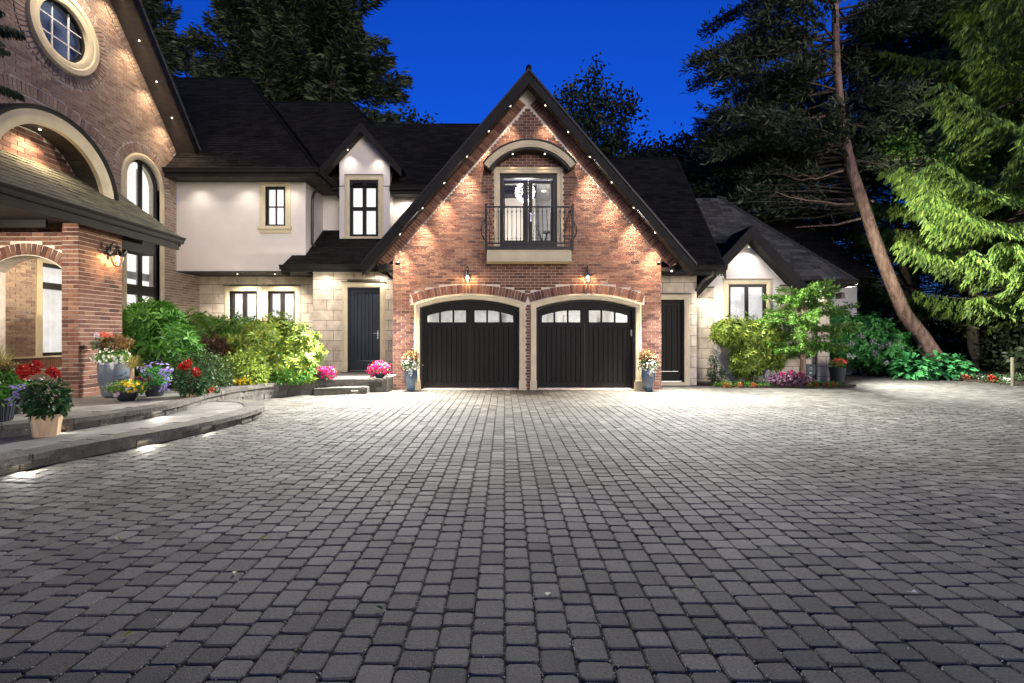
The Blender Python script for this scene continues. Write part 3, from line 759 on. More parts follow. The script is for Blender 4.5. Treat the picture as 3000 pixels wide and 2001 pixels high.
# garage interior seen through the panes
b = MB(); x0, x1, y0, y1, z0, z1 = XL+.26, XR-.26, YG+.35, YG+5.6, .0, 2.95
for q in (((x0, y1, z0), (x1, y1, z0), (x1, y1, z1), (x0, y1, z1)), ((x0, y0, z0), (x0, y1, z0), (x0, y1, z1), (x0, y0, z1)), ((x1, y1, z0), (x1, y0, z0), (x1, y0, z1), (x1, y1, z1)),
          ((x0, y0, z1), (x0, y1, z1), (x1, y1, z1), (x1, y0, z1))): b.poly(q)
b.build('garage_room', M['wroom'], garage)
b = MB(); b.wbox(-1.2, -.2, y1-.5, y1-.02, .0, 2.35); b.wbox(.1, 1.5, y1-.6, y1-.02, 1.2, 2.3); b.wbox(2.2, 3.4, y1-.5, y1-.02, 0, 2.2)
tag(b.build('storage_cabinet', mat('cabinet_grey', (.35, .35, .36), rough=.6)), 'grey storage cupboards inside the garage behind the arched panes', 'cupboard')
b = MB(); b.lathe([(.0, 0), (.13, .02), (.16, .3), (.17, .34)], 14, (-1.15, YG+1.6, 2.32)); b.tube([(-1.15, YG+1.6, 2.66), (-1.15, YG+1.6, 2.95)], .01, 5)
tag(b.build('hanging_bucket', M['chrome'], smooth=True), 'steel bucket hanging from the garage ceiling behind the left door panes', 'bucket')
for x in (-1.2, 2.0):
    b = MB(); b.wbox(x-.1, x+.5, YG+2.6, YG+2.8, z1-.05, z1-.01); b.build('ceiling_lamp', mat('tube_lamp', (1, 1, 1), emit=(1, .97, .93), estr=10), garage)
    l = bpy.data.lights.new('lamp', 'AREA'); l.energy = 60; l.size = .8; l.color = (1, .97, .93); lo = bpy.data.objects.new('lamp', l); col.objects.link(lo); lo.location = (x+.2, YG+2.7, z1-.08)
# address vent
q = MB(fg); q.sweep(rect(UX(1758, YG), UX(1781, YG), UZ(831, YG), UZ(823, YG)), [(0, .005), (.012, .005), (.012, .02), (0, .02)], closed=True); q.box(UX(1758, YG), UX(1781, YG), UZ(831, YG), UZ(823, YG), .004, .01)
q.build('wall_vent', mat('vent_tan', (.4, .3, .24)), gwall)

# ---- balcony door, hood, balcony
surround(fg, [(bu0, bv0), (bu0, bv1), (bu1, bv1), (bu1, bv0)], garage, k=1.05)
q = MB(fg); q.sweep([(bu0, bv0), (bu0, bv1), (bu1, bv1), (bu1, bv0)], [(0, -.16), (-.10, -.16), (-.10, -.05), (0, -.05)], closed=True)
bd = q.build('balcony_door', M['black'], garage)
gz0, gz1 = UZ(702.5, YG), UZ(535, YG); um = (bu0+bu1)/2
for a, c, g0, g1 in ((bu0+.10, um, 1479.6, 1532.4), (um, bu1-.10, 1561, 1613.6)):
    A, C = UX(g0, YG), UX(g1, YG)
    q = MB(fg); q.prism(rect(a+.003, c-.003, bv0+.10, bv1-.13), -.13, -.085, holes=[rect(A, C, gz0, gz1)]); lf = q.build('door_leaf', M['black'], bd)
    q = MB(fg); q.poly([(A, gz0, -.11), (C, gz0, -.11), (C, gz1, -.11), (A, gz1, -.11)]); q.build('pane', M['glass'], bd)
q = MB(fg); q.box(bu0+.12, bu1-.12, bv1-.165, bv1-.155, -.085, -.07); q.build('drip_rail', M['chrome'], bd)
q = MB(fg); hx, hz = UX(1556, YG), UZ(628, YG); q.box(hx-.02, hx+.015, hz-.17, hz+.06, -.084, -.07); q.box(hx-.01, hx+.11, hz-.012, hz+.012, -.055, -.035); q.box(hx-.01, hx+.012, hz-.012, hz+.012, -.075, -.03); q.build('handle', M['chrome'], bd)
# room behind
b = MB(); x0, x1, y0, y1, z0, z1 = -.75, 2.0, YG+.33, YG+4.2, 3.55, 6.1
for q in (((x0, y1, z0), (x1, y1, z0), (x1, y1, z1), (x0, y1, z1)), ((x0, y0, z0), (x0, y1, z0), (x0, y1, z1), (x0, y0, z1)), ((x1, y1, z0), (x1, y0, z0), (x1, y0, z1), (x1, y1, z1)),
          ((x0, y0, z1), (x0, y1, z1), (x1, y1, z1), (x1, y0, z1)), ((x0, y0, z0), (x1, y0, z0), (x1, y1, z0), (x0, y1, z0))): b.poly(q)
b.build('upstairs_room', M['wroom'], garage)
CX, CY, CZ = UX(1538, YG+1.0), YG+1.0, UZ(563, YG+1.0)
ch = thing('globe_chandelier', 'bright crystal globe chandelier seen through the balcony doors', 'chandelier', (CX, CY, CZ))
b = MB(); n = 130
for i in range(n):
    z = 1-2*(i+.5)/n; a = i*2.39996; r = math.sqrt(1-z*z); p = (CX+.27*r*math.cos(a), CY+.27*r*math.sin(a), CZ+.27*z)
    s = .021; b.v += [(p[0]+s, p[1], p[2]), (p[0]-s, p[1], p[2]), (p[0], p[1]+s, p[2]), (p[0], p[1]-s, p[2]), (p[0], p[1], p[2]+s), (p[0], p[1], p[2]-s)]
    k = len(b.v)-6
    for f in ((0, 2, 4), (2, 1, 4), (1, 3, 4), (3, 0, 4), (2, 0, 5), (1, 2, 5), (3, 1, 5), (0, 3, 5)): b.f.append([k+j for j in f]); b.t.append(0)
b.build('crystals', M['crystal'], ch, kind='stuff')
b = MB(); b.lathe([(.02, -.05), (.10, -.02), (.12, .05), (.05, .12), (.01, .14)], 10, (CX, CY, CZ)); b.tube([(CX, CY, CZ+.1), (CX, CY, 6.1)], .008, 5); b.build('stem', M['chrome'], ch)
point((CX, CY-.05, CZ-.4), 36, (1, .97, .92), .2); 
for px, py in ((1606, 560), (1593, 600)):
    X = UX(px, YG+2.0 if py < 580 else YG+3); Y = YG+2.0 if py < 580 else YG+3; b = MB(); b.lathe([(.07, -.01), (.07, .0)], 12, (X, Y, 6.095)); b.build('ceiling_spot', M['bulb'], garage)
bk = thing('exercise_bike', 'exercise bike with black frame standing inside behind the right balcony door', 'exercise bike', (1.25, YG+1.5, 3.55))
X0, Y0, Z0 = UX(1590, YG+1.5), YG+1.5, 3.56
b = MB(); b.tube([(X0-.25, Y0, Z0+.06), (X0+.25, Y0, Z0+.06)], .03, 6); b.tube([(X0-.28, Y0-.2, Z0+.04), (X0-.28, Y0+.2, Z0+.04)], .025, 6); b.tube([(X0+.26, Y0-.2, Z0+.04), (X0+.26, Y0+.2, Z0+.04)], .025, 6)
b.tube([(X0-.1, Y0, Z0+.06), (X0+.02, Y0, Z0+.5), (X0+.12, Y0, Z0+.85)], .03, 6); b.tube([(X0+.18, Y0, Z0+.06), (X0, Y0, Z0+.5), (X0-.14, Y0, Z0+.95)], .03, 6); b.build('frame', M['bronze'], bk)
b = MB(); b.tube([(X0-.14, Y0-.2, Z0+1.0), (X0-.2, Y0, Z0+1.02), (X0-.14, Y0+.2, Z0+1.0)], .02, 6); b.build('handlebar', M['bronze'], bk)
b = MB(); b.hexa([(X0+.0, Y0-.06, Z0+.85), (X0+.26, Y0-.1, Z0+.85), (X0+.26, Y0+.1, Z0+.85), (X0, Y0+.06, Z0+.85), (X0+.02, Y0-.05, Z0+.91), (X0+.25, Y0-.09, Z0+.91), (X0+.25, Y0+.09, Z0+.91), (X0+.02, Y0+.05, Z0+.91)]); b.build('saddle', M['black'], bk)
b = MB(); b.fr = Fr((X0-.12, Y0, Z0+.32), (1, 0, 0), (0, 0, 1), (0, -1, 0)); b.prism(arc(0, 0, .2, 0, 345, 18), -.03, .03); b.build('flywheel', M['bronze'], bk)
# hood: curved stone eyebrow on a dark soffit
YH = YG-.42; fh = front(YH); cu_ = (UX(1415, YH)+UX(1689.6, YH))/2; hw = (UX(1689.6, YH)-UX(1415, YH))/2
top = seg_arch(cu_-hw, cu_+hw, UZ(476, YH), UZ(406, YH), 24)
dep = YG-YH-.012
b = MB(fh); b.sweep(top, [(0, -dep), (-.035, -dep), (-.035, .03), (0, .03)]); b.build('hood_roof', M['black'], garage)
b = MB(fh); b.sweep(offs(top, -.036), [(0, .0), (-.045, .0), (-.06, -.012), (-.10, -.012), (-.115, -.03), (-.15, -.03), (-.15, -.07), (0, -.07)][::-1]); b.build('hood_stone', M['trim'], garage)
b = MB(fh); b.sweep(offs(top, -.036), [(0, -dep), (-.20, -dep), (-.20, -.072), (0, -.072)][::-1]); b.build('hood_soffit', M['black'], garage)
for px in (1502.5, 1598):
    X = UX(px, YH); Z = UZ(440, YH)-.02; soffit_light(garage, (X, YH+.2, Z)); spot((X, YH+.2, Z-.02), (X, YH+.28, 3), 5, 80, 1, (1, .6, .4))
# balcony
YBf = YG-.45; fb = front(YBf); bL, bR = UX(1426.5, YBf), UX(1674, YBf); z765, z730 = UZ(765, YBf), UZ(731.5, YBf)
b = MB(); b.wbox(bL, bR, YBf, YG-.001, z765+.02, z730); bal = b.build('balcony', M['trim'], garage); bal['label'] = 'cast stone balcony box with panelled front'
b = MB(fb); b.box(bL-.015, bR+.015, z765-.005, z765+.025, -.44, .02); b.sweep(rect(bL+.05, bL+.20, z765+.05, z730-.035), [(0, .0005), (.015, .0005), (.015, .012), (0, .012)], closed=True)
b.sweep(rect(bL+.24, bR-.24, z765+.05, z730-.035), [(0, .0005), (.015, .0005), (.015, .012), (0, .012)], closed=True); b.sweep(rect(bR-.20, bR-.05, z765+.05, z730-.035), [(0, .0005), (.015, .0005), (.015, .012), (0, .012)], closed=True)
b.build('balcony_moulding', M['trim'], bal)
b = MB(); b.wbox(bL-.05, bR+.05, YBf-.05, YG-.002, z730+.001, z730+.075); b.build('balcony_deck', M['black'], bal)
zt, zb = UZ(606.5, YBf), UZ(713, YBf); pL, pR = UX(1424, YBf), UX(1677.5, YBf)
for x in (pL, pR):
    b = MB(); b.wbox(x-.028, x+.028, YBf-.04, YBf+.016, z730+.075, UZ(600, YBf)); b.wbox(x-.034, x+.034, YBf-.046, YBf+.022, UZ(600, YBf), UZ(600, YBf)+.02); b.build('rail_post', M['black'], bal)
for z in (zt, zb):
    b = MB(); b.wbox(pL+.03, pR-.03, YBf-.03, YBf+.006, z-.018, z+.018)
    for x in (pL, pR): b.wbox(x-.014, x+.014, YBf+.018, YG-.002, z-.018, z+.018)
    b.build('rail', M['black'], bal)
def baluster(x, y, belly, ax):
    b = MB(); n = 8; pts = []
    for i in range(n+1):
        t = i/n; o = belly*math.sin(math.pi*min(1, t*1.25))**2 if t < .8 else 0
        pts.append((x+(ax*o if ax else 0), y-(0 if ax else o), zb+(zt-zb)*t))
    b.tube(pts, .0085, 5)
    for t in (.13, .87): 
        c = (pts[0][0], pts[0][1], zb+(zt-zb)*t); b.lathe([(.006, -.03), (.02, 0), (.006, .03)], 6, c)
    return b
xs = [1050+z/2.239 for z in (860, 890, 918, 949, 978, 1007, 1036, 1064, 1092, 1120, 1149, 1178, 1207, 1236, 1265, 1294, 1322, 1352, 1380)]
for px in xs: baluster(UX(px, YBf), YBf-.012, .13, 0).build('baluster', M['black'], bal)
for s, x in ((-1, pL), (1, pR)):
    for y in (YBf+.12, YBf+.23, YBf+.34): baluster(x, y, .14, s).build('baluster', M['black'], bal)

# ---- wall lanterns
def lantern(loc, out, label, power):
    t = thing('wall_lantern', label, 'wall lantern', loc, group='brass and glass wall lanterns on the brick')
    o = Vector(out); L = Vector(loc)
    b = MB(); s = o.cross(Vector((0, 0, 1)))
    fr = Fr(L, s, (0, 0, 1), o); b.prism(arc(0, .02, .055, 0, 330, 11), 0, .02, fr); b.prism([(-.03, -.12), (.03, -.12), (.03, .12), (-.03, .12)], .001, .03, fr); b.build('backplate', M['bronze'], t)
    c = L+o*.16
    b = MB(); b.tube([L+o*.03+Vector((0, 0, .03)), L+o*.05+Vector((0, 0, .16)), L+o*.11+Vector((0, 0, .22)), c+Vector((0, 0, .20)), c+Vector((0, 0, .13))], .011, 6); b.build('arm', M['bronze'], t)
    b = MB(); b.lathe([(.012, .135), (.035, .125), (.045, .10), (.02, .085), (.022, .07)], 12, c); b.build('finial', M['bronze'], t, smooth=True)
    b = MB(); b.lathe([(.11, -.045), (.115, -.055), (.115, -.068), (.10, -.07), (.10, -.055)], 16, c); b.lathe([(.045, -.245), (.05, -.235), (.02, -.225)], 12, c)
    for k in range(6):
        a = k*math.pi/3+.3; ca, sa = math.cos(a), math.sin(a); b.tube([c+Vector((.025*ca, .025*sa, .075)), c+Vector((.105*ca, .105*sa, -.055)), c+Vector((.095*ca, .095*sa, -.14)), c+Vector((.048*ca, .048*sa, -.238))], .0045, 4)
    b.build('cage', M['bronze'], t)
    b = MB(); b.lathe([(.024, .07), (.10, -.05)], 12, c); b.lathe([(.098, -.07), (.09, -.14), (.045, -.235)], 12, c); b.build('glass', M['glass'], t, smooth=True)
    for dx in (-.022, .022):
        b = MB(); b.lathe([(.004, -.13), (.012, -.115), (.013, -.095), (.004, -.07)], 8, c+s*dx); b.build('candle_bulb', M['bulbw'], t, smooth=True)
    point(c+Vector((0, 0, -.10)), power, (1, .62, .30), .035)
for px, lab in ((1371, 'glass lantern on the brick above the left garage door'), (1719, 'glass lantern on the brick above the right garage door')):
    lantern((UX(px, YG), YG-.018, UZ(803, YG-.1)), (0, -1, 0), lab, 9)
# ================================================================== STUCCO WING (left of the garage)
YD, YL, YU, YK = 14.37, 15.43, 14.35, 15.72
wing = thing('stucco_wing', 'cream stucco and limestone wing with black hipped roofs left of the garage', 'house wing', (-5, 14.4, 0))
X0 = -9.74; XS = -5.69
def stone_wall(parent, fr, rings, h0, h1, hole_rings, nmax, cw=.61, ch=.303, zoff=0, thick=.3, name='stone_wall', zbase=0):
    b = MB(fr); b.prism(rings, -thick, 0, holes=hole_rings); wl = b.build(name, M['joint'], parent)
    def iv(v):
        base = scan([rings], v); blk = []
        for r in hole_rings: blk += scan([r], v)
        out = []
        for a, c in base:
            cur = a
            for p, q in sorted(blk):
                if q <= cur or p >= c: continue
                if p > cur: out.append((cur, p))
                cur = max(cur, q)
            if cur < c: out.append((cur, c))
        return out
    S = []; v = zbase; i = 0; um = min(p[0] for p in rings); ux = max(p[0] for p in rings)
    while v < h1:
        t = min(v+ch, h1); A = isect(iv(max(v, h0)+.004), iv(t-.004)); x = um-(i % 2)*cw*.32
        while x < ux:
            for a, c in A:
                lo, hi = max(x, a)+.0065, min(x+cw, c)-.0065
                if hi-lo > .03: S.append((lo, max(v, h0)+.0065, hi-lo, t-max(v, h0)-.013))
            x += cw
        v += ch; i += 1
    pieces('stone_block', fr, S, M['stone'], wl, .001, .012, nmax=nmax, djit=.001)
    return wl
# lower left stone wall with the twin casements
fl = front(YL)
wins = [(UX(673, YL), UX(755, YL)), (UX(785, YL), UX(865, YL))]; wz0, wz1 = UZ(957, YL), UZ(853, YL)
stone_wall(wing, fl, rect(X0+.01, XS-.002, .2, 3.33), .2, 3.33, [rect(a, c, wz0, wz1) for a, c in wins], 120, zbase=.262-.303+.06)
for k, (a, c) in enumerate(wins):
    surround(fl, [(a, wz0), (a, wz1), (c, wz1), (c, wz0)], wing, prof=[(0, -.1), (0, .03), (.05, .045), (.12, .045), (.16, .03), (.16, 0)][::1])
    window(fl, a, c, wz0, wz1, 2, 1, wing, d=-.08, fw=.075, mw=.13, label=['left window of the pair in the stone wall', 'right window of the pair in the stone wall'][k], back=.2)
b = MB(fl); b.box(wins[0][0]-.19, wins[1][1]+.19, wz1+.165, wz1+.185, 0, .07); b.build('drip_ledge', M['black'], wing)
# right stone wall with the navy door
fd = front(YD); du0, du1 = UX(1018.6, YD), UX(1114, YD); dz0, dz1 = .37, UZ(842, YD)
stone_wall(wing, fd, rect(XS, XL-.002, .2, 3.36), .2, 3.36, [rect(du0, du1, dz0-.03, dz1)], 140, zbase=.357-.303)
surround(fd, [(du0, dz0-.03), (du0, dz1), (du1, dz1), (du1, dz0-.03)], wing, prof=[(0, -.14), (0, .03), (.05, .045), (.10, .045), (.13, .03), (.15, .03), (.15, 0)])
b = MB(fd); b.box(du0-.17, du1+.17, dz1+.155, dz1+.17, 0, .07); b.build('drip_ledge', M['black'], wing)
for x_ in (du0-.15, du1-.005): b = MB(fd); b.box(x_, x_+.155, dz0-.03, dz0+.17, .0, .06); b.build('surround_plinth', M['trim'], wing)
b = MB(fd); b.box(du0-.2, du1+.2, .335, dz0-.028, .0, .28); b.build('door_sill', M['slab'], wing)
def plank_door(fr, u0, u1, z0, z1, parent, lab, n=6, hx=None, name='navy_door', m='navy'):
    d = -.10; q = MB(fr); q.sweep([(u0, z0), (u0, z1), (u1, z1), (u1, z0)], [(0, d-.05), (0, d+.05), (-.05, d+.05), (-.05, d-.05)]); 
    q.prism(rect(u0+.052, u1-.052, z0+.02, z1-.052), d-.05, d, holes=[rect(u0+.15, u1-.15, z0+.30, z1-.17)]); dr = q.build(name, M[m], parent); dr['label'] = lab
    a, c = u0+.15, u1-.15; w = (c-a)/n
    for i in range(n):
        q = MB(fr); x, y = a+i*w, a+(i+1)*w; q.hexa([(x+.002, z0+.30, d-.045), (y-.002, z0+.30, d-.045), (y-.002, z1-.17, d-.045), (x+.002, z1-.17, d-.045), (x+.008, z0+.305, d-.018), (y-.008, z0+.305, d-.018), (y-.008, z1-.175, d-.018), (x+.008, z1-.175, d-.018)]); q.build('plank', M[m], dr)
    q = MB(fr); q.box(a-.01, c+.01, z0+.285, z0+.298, d, d+.014); q.build('weather_bar', M['chrome'], dr)
    q = MB(fr); q.box(u0+.052, u1-.052, z0-.012, z0+.018, d-.04, d+.05); q.build('threshold', M['chrome'], dr)
    if hx:
        q = MB(fr); q.box(hx-.02, hx+.02, z0+.95, z0+1.20, d+.001, d+.012); q.box(hx-.13, hx+.01, z0+1.10, z0+1.125, d+.035, d+.055); q.box(hx-.01, hx+.012, z0+1.10, z0+1.125, d+.01, d+.05); q.build('handle', M['chrome'], dr)
    return dr
plank_door(fd, du0, du1, dz0, dz1, wing, 'navy plank door at the top of two low steps', hx=du1-.095)
# overhanging upper storey
fu = front(YU); XU = -5.90; zc0, zc1 = UZ(794, YU), 6.12
w1 = (UX(778, YU), UX(836.5, YU), UZ(663.6, YU), UZ(547, YU))
b = MB(fu); b.prism(rect(X0+.005, XU, zc0, zc1), -.25, 0, holes=[rect(*w1)]); up = b.build('stucco_wall', M['stucco'], wing)
b = MB(); b.wbox(XU-.25, XU, YU+.252, YK, 3.6, 6.12); b.build('stucco_return', M['stucco'], wing)
a_, c_, e_, f_ = w1
surround(fu, [(a_, e_), (a_, f_), (c_, f_), (c_, e_)], wing, prof=[(0, -.1), (0, .03), (.04, .045), (.12, .045), (.16, .03), (.16, 0)])
b = MB(fu); b.box(a_-.17, c_+.17, f_+.162, f_+.18, 0, .06); b.build('drip_ledge', M['black'], wing)
b = MB(fu); b.box(a_-.20, c_+.20, e_-.09, e_-.001, .0, .10); b.box(a_-.16, c_+.16, e_-.2, e_-.091, .0, .05); b.build('window_sill', M['trim'], wing)
window(fu, a_, c_, e_, f_, 2, 2, wing, d=-.06, fw=.07, mw=.035, label='small four-pane window in the stucco upper storey', thin=False)
b = MB(); b.wbox(X0+.01, XU, YU-.02, YL+.02, zc0-.035, zc0-.002); b.build('overhang_soffit', M['soffit'], wing)
for px in (693, 803):
    X, Z = U(px, 806, YU+.35); soffit_light(wing, (X, YU+.4, zc0-.036)); spot((X, YU+.4, zc0-.06), (X, YU+.9, 0), 60, 130, 1, NEUT)
# set-back upper wall, dormer
fk = front(YK); b = MB(fk); b.box(XU+.002, 1.0, 4.3, 6.12, -.25, 0); b.build('stucco_wall', M['stucco'], wing)
YR = 15.2; fr_ = front(YR); dl, dr_ = UX(994.5, YR), UX(1142, YR); dc = -4.42; zt_ = 7.74; DS = 1.13
w2 = (UX(1025, YR), UX(1108.5, YR), UZ(694, YR), UZ(528, YR))
b = MB(fr_); b.prism([(dl, 4.25), (dr_, 4.25), (dr_, zt_-DS*(dr_-dc)), (dc, zt_), (dl, zt_-DS*(dc-dl))], -.2, 0, holes=[rect(*w2)]); b.build('dormer_wall', M['stucco'], wing)
b = MB(); b.wbox(dl, dl+.15, YR+.202, YK-.002, 4.25, 6.7); b.wbox(dr_-.15, dr_, YR+.202, YK-.002, 4.25, 6.7); b.build('dormer_cheek', M['stucco'], wing)
a_, c_, e_, f_ = w2
surround(fr_, [(a_, e_), (a_, f_), (c_, f_), (c_, e_)], wing, prof=[(0, -.1), (0, .03), (.04, .045), (.11, .045), (.15, .03), (.15, 0)])
b = MB(fr_); b.box(a_-.16, c_+.16, f_+.155, f_+.17, 0, .06); b.build('drip_ledge', M['black'], wing)
b = MB(fr_); b.box(a_-.19, c_+.19, e_-.07, e_-.001, 0, .08); b.build('window_sill', M['trim'], wing)
zm = (e_+f_)/2; window(fr_, a_, c_, e_, f_, 2, 2, wing, d=-.06, fw=.09, mw=.12, label='tall four-pane window in the gabled stucco dormer', bar=[e_+.09, UZ(611, YR), f_-.09])
YD2 = 14.85; ZD = 7.98; fdm = front(YD2); hwD = 1.25
for s in (-1, 1):
    xe = dc+s*hwD; ze = ZD-DS*hwD
    pts = [(xe, YD2, ze), (xe, 17.0, ze), (dc, 17.0, ZD), (dc, YD2, ZD)] if s > 0 else [(xe, 17.0, ze), (xe, YD2, ze), (dc, YD2, ZD), (dc, 17.0, ZD)]
    roof_plane(wing, pts, thick=.08, name='dormer_roof')
    q = [(dc, ZD-.015), (xe, ze-.015), (xe, ze-.27), (dc, ZD-.30)]; b = MB(fdm); b.prism(q[::-1] if s > 0 else q, -.03, .012); b.build('barge_board', M['fascia'], wing)
    b = MB(front(YR)); q = [(dc, zt_-.003), (xe, zt_-DS*hwD-.003), (xe, zt_-DS*hwD-.02), (dc, zt_-.02)]; b.prism(q[::-1] if s > 0 else q, .002, YR-YD2-.03); b.build('soffit', M['soffit'], wing)
X = UX(1018.6, YR-.17); soffit_light(wing, (X, YR-.17, zt_-DS*abs(X-dc)-.035), (.7, 0, -.7)); spot((X, YR-.17, zt_-DS*abs(X-dc)-.06), (X+.2, YR, 4.5), 5, 100, 1, NEUT)
spot((dc+.5, YR-.2, zt_-DS*.5-.06), (dc+.3, YR, 4.5), 4, 100, 1, NEUT)
# roofs
SR = 1.16; ZE1 = 6.21
roof_plane(wing, [(-12.6, 13.85, ZE1), (-5.4, 13.85, ZE1), (-9.47, 17.92, ZE1+SR*4.07), (-12.6, 17.92, ZE1+SR*4.07)], thick=.06)
roof_plane(wing, [(-5.4, 13.85, ZE1), (-5.4, 21.9, ZE1), (-9.47, 17.92, ZE1+SR*4.07)], thick=.06)
b = MB(); b.tube([(-5.4, 13.85, ZE1+.01), (-9.47, 17.92, ZE1+SR*4.07+.02)], .05, 5); b.tube([(-9.47, 17.92, ZE1+SR*4.07+.02), (-12.6, 17.92, ZE1+SR*4.07+.02)], .05, 5); b.build('hip_cap', M['shingle'], wing)
ZE2 = 6.10
roof_plane(wing, [(-9.2, 15.2, ZE2), (1.0, 15.2, ZE2), (1.0, 17.95, ZE2+SR*2.75), (-4.94, 17.95, ZE2+SR*2.75), (-6.1, 19.1, ZE2+SR*3.9), (-12.0, 19.1, ZE2+SR*3.9), (-12, 18, ZE2+SR*2.8)], thick=.06)
b = MB(); b.tube([(-4.94, 17.95, ZE2+SR*2.75+.03), (-6.1, 19.12, ZE2+SR*3.9+.03), (-12, 19.12, ZE2+SR*3.9+.03)], .05, 5); b.build('hip_cap', M['shingle'], wing)
b = MB(); b.wbox(-12.6, -5.42, 13.87, YU, ZE1-.24, ZE1-.20); b.wbox(XU, -5.42, YU, 15.7, ZE1-.24, ZE1-.20); b.build('eave_soffit', M['soffit'], wing)
b = MB(); b.wbox(-12.6, -5.40, 13.83, 13.868, ZE1-.26, ZE1-.02); b.wbox(-5.415, -5.385, 13.87, 15.5, ZE1-.26, ZE1-.02); b.build('fascia', M['fascia'], wing)
gutter(wing, (-12.6, 13.828, ZE1-.01), (-5.3, 13.828, ZE1-.01), (0, -1, 0)); gutter(wing, (-5.384, 13.75, ZE1-.01), (-5.384, 15.25, ZE1-.01), (1, 0, 0))
b = MB(); b.wbox(dr_+.02, 1.0, 15.2, YK, ZE2-.22, ZE2-.18); b.wbox(-5.38, dl-.02, 15.2, YK, ZE2-.22, ZE2-.18); b.build('eave_soffit', M['soffit'], wing)
b = MB(); b.wbox(dr_+.02, 1.0, 15.165, 15.198, ZE2-.24, ZE2-.02); b.wbox(-5.38, dl-.02, 15.165, 15.198, ZE2-.24, ZE2-.02); b.build('fascia', M['fascia'], wing)
gutter(wing, (dr_+.02, 15.16, ZE2-.01), (1.0, 15.16, ZE2-.01), (0, -1, 0)); gutter(wing, (-5.38, 15.16, ZE2-.01), (dl-.02, 15.16, ZE2-.01), (0, -1, 0))
# lower roof over the door
ZP = 3.43; SP = .75; YP = 13.85
def zp(y): return ZP+SP*(y-YP)
roof_plane(wing, [(-6.37, YP, ZP), (XL+.0, YP, ZP), (XL+.0, YK, zp(YK)), (XU+.004, YK, zp(YK)), (XU+.004, YU-.003, zp(YU)), (-6.30, YU-.003, zp(YU))], m='shingle', sw=.26, eh=.13, thick=.04, nmax=160, name='porch_roof', t=.018)
b = MB(); b.wbox(-6.36, XL-.0, YP-.03, YP, ZP-.19, ZP-.02); b.wbox(-6.38, -6.35, YP-.03, YU-.005, ZP-.26, ZP+.0); b.wbox(-6.35, XL, YP+.001, YD-.001, ZP-.10, ZP-.07); b.build('fascia', M['fascia'], wing)
gutter(wing, (-6.4, YP-.032, ZP-.0), (XL-.3, YP-.032, ZP-.0), (0, -1, 0))
# downpipes
def pipe(path, parent, r=.04, m='bronze', name='downpipe'):
    b = MB(); b.tube(path, r, 8); return b.build(name, M[m], parent, smooth=True)
pipe([(-5.35, 14.3, 5.95), (-5.5, 14.4, 5.86), (-5.75, 14.62, 5.74), (-5.84, 14.72, 5.6), (-5.85, 14.72, 5.3), (-5.85, 14.72, 4.2), (-5.75, 14.72, 4.12)], wing)
pipe([(-3.35, 13.8, 3.36), (-3.35, 13.7, 3.2), (-3.2, 13.6, 3.05), (-2.93, 13.2, 2.93)], wing, .045)

# ================================================================== BRICK GABLE HOUSE (left)
house = thing('brick_house', 'tall tan-red brick gable house with a round window at the left edge', 'house', (-9.74, 10.7, 0))
fx = side(X0); GC = 10.7; GA = 11.13; GS = 1.17
OC = (10.7, 8.13)
oc = arc(*OC, .60, 0, 351, 40)
AW = (12.44, 13.66, .95, 5.52)           # tall arched window
ac = (AW[0]+AW[1])/2; ar = (AW[1]-AW[0])/2
aw = [(AW[0], AW[2]), (AW[1], AW[2])]+arc(ac, AW[3], ar, 0, 180, 18)
EW = (10.17, 11.35, .98, 2.95)
outer = [(4.5, 0), (15.43, 0), (15.43, 3.3), (14.34, 3.3), (14.34, GA-GS*(14.34-GC)), (GC, GA), (7.05, 6.86), (4.5, 6.86)]
b = MB(fx); b.prism(outer, -.3, 0, holes=[oc, aw, rect(*EW)]); hw_ = b.build('wall', M['mortar'], house)
RO = 1.12; ring_o = arc(*OC, RO, 0, 354, 60)
ringa = [(AW[0]-.17, AW[2]-.2), (AW[1]+.17, AW[2]-.2), (AW[1]+.17, AW[3])]+arc(ac, AW[3], ar+.17+.24, 0, 180, 20)+[(AW[0]-.17, AW[3])]
ringe = rect(EW[0]-.13, EW[1]+.13, EW[2]-.25, EW[3]+.13)
bandc = (10.1, 2.32)
band = arc(*bandc, 4.0, 112, 65, 20); band_o = arc(*bandc, 4.23, 112, 65, 20); ringb = band+band_o[::-1]
orng = [(4.5, 0), (15.43, 0), (15.43, 3.3), (14.34, 3.3), (14.34, GA-GS*(14.34-GC)-.30), (GC, GA-.40), (7.05, 6.5), (4.5, 6.5)]
blk_r = [ring_o, ringa, ringe, ringb]
def h_iv(v):
    base = scan([orng], v); blk = []
    for r in blk_r: blk += scan([r], v)
    out = []
    for a, c in base:
        cur = a
        for p, q in sorted(blk):
            if q <= cur or p >= c: continue
            if p > cur: out.append((cur, p))
            cur = max(cur, q)
        if cur < c: out.append((cur, c))
    return out
Hb = []; v = 0; i = 0
while v < GA:
    iv = isect(h_iv(v+.006), h_iv(v+bh-.006)); x = 4.5-(i % 2)*bw/2
    while x < 15.5:
        if x > 8.2:
            for a, c in iv:
                lo, hi = max(x, a)+.005, min(x+bw, c)-.005
                if hi-lo > .02: Hb.append((lo, v+.005, hi-lo, bh-.010))
        x += bw
    v += bh; i += 1
print('house bricks', len(Hb))
pieces('brick', fx, Hb, M['brick2'], hw_, .001, .010, nmax=300, vis=lambda p: (p[1] > 5.9 and p[0] > 9.4 and p[1] < 9.5) or p[0] > 14)
so = soldiers(arc(*OC, .89, 0, 360, 72)[::-1], .082, .235)+soldiers(arc(ac, AW[3], ar+.175, 180, 0, 24), .082, .235)+soldiers(band, .085, .235)
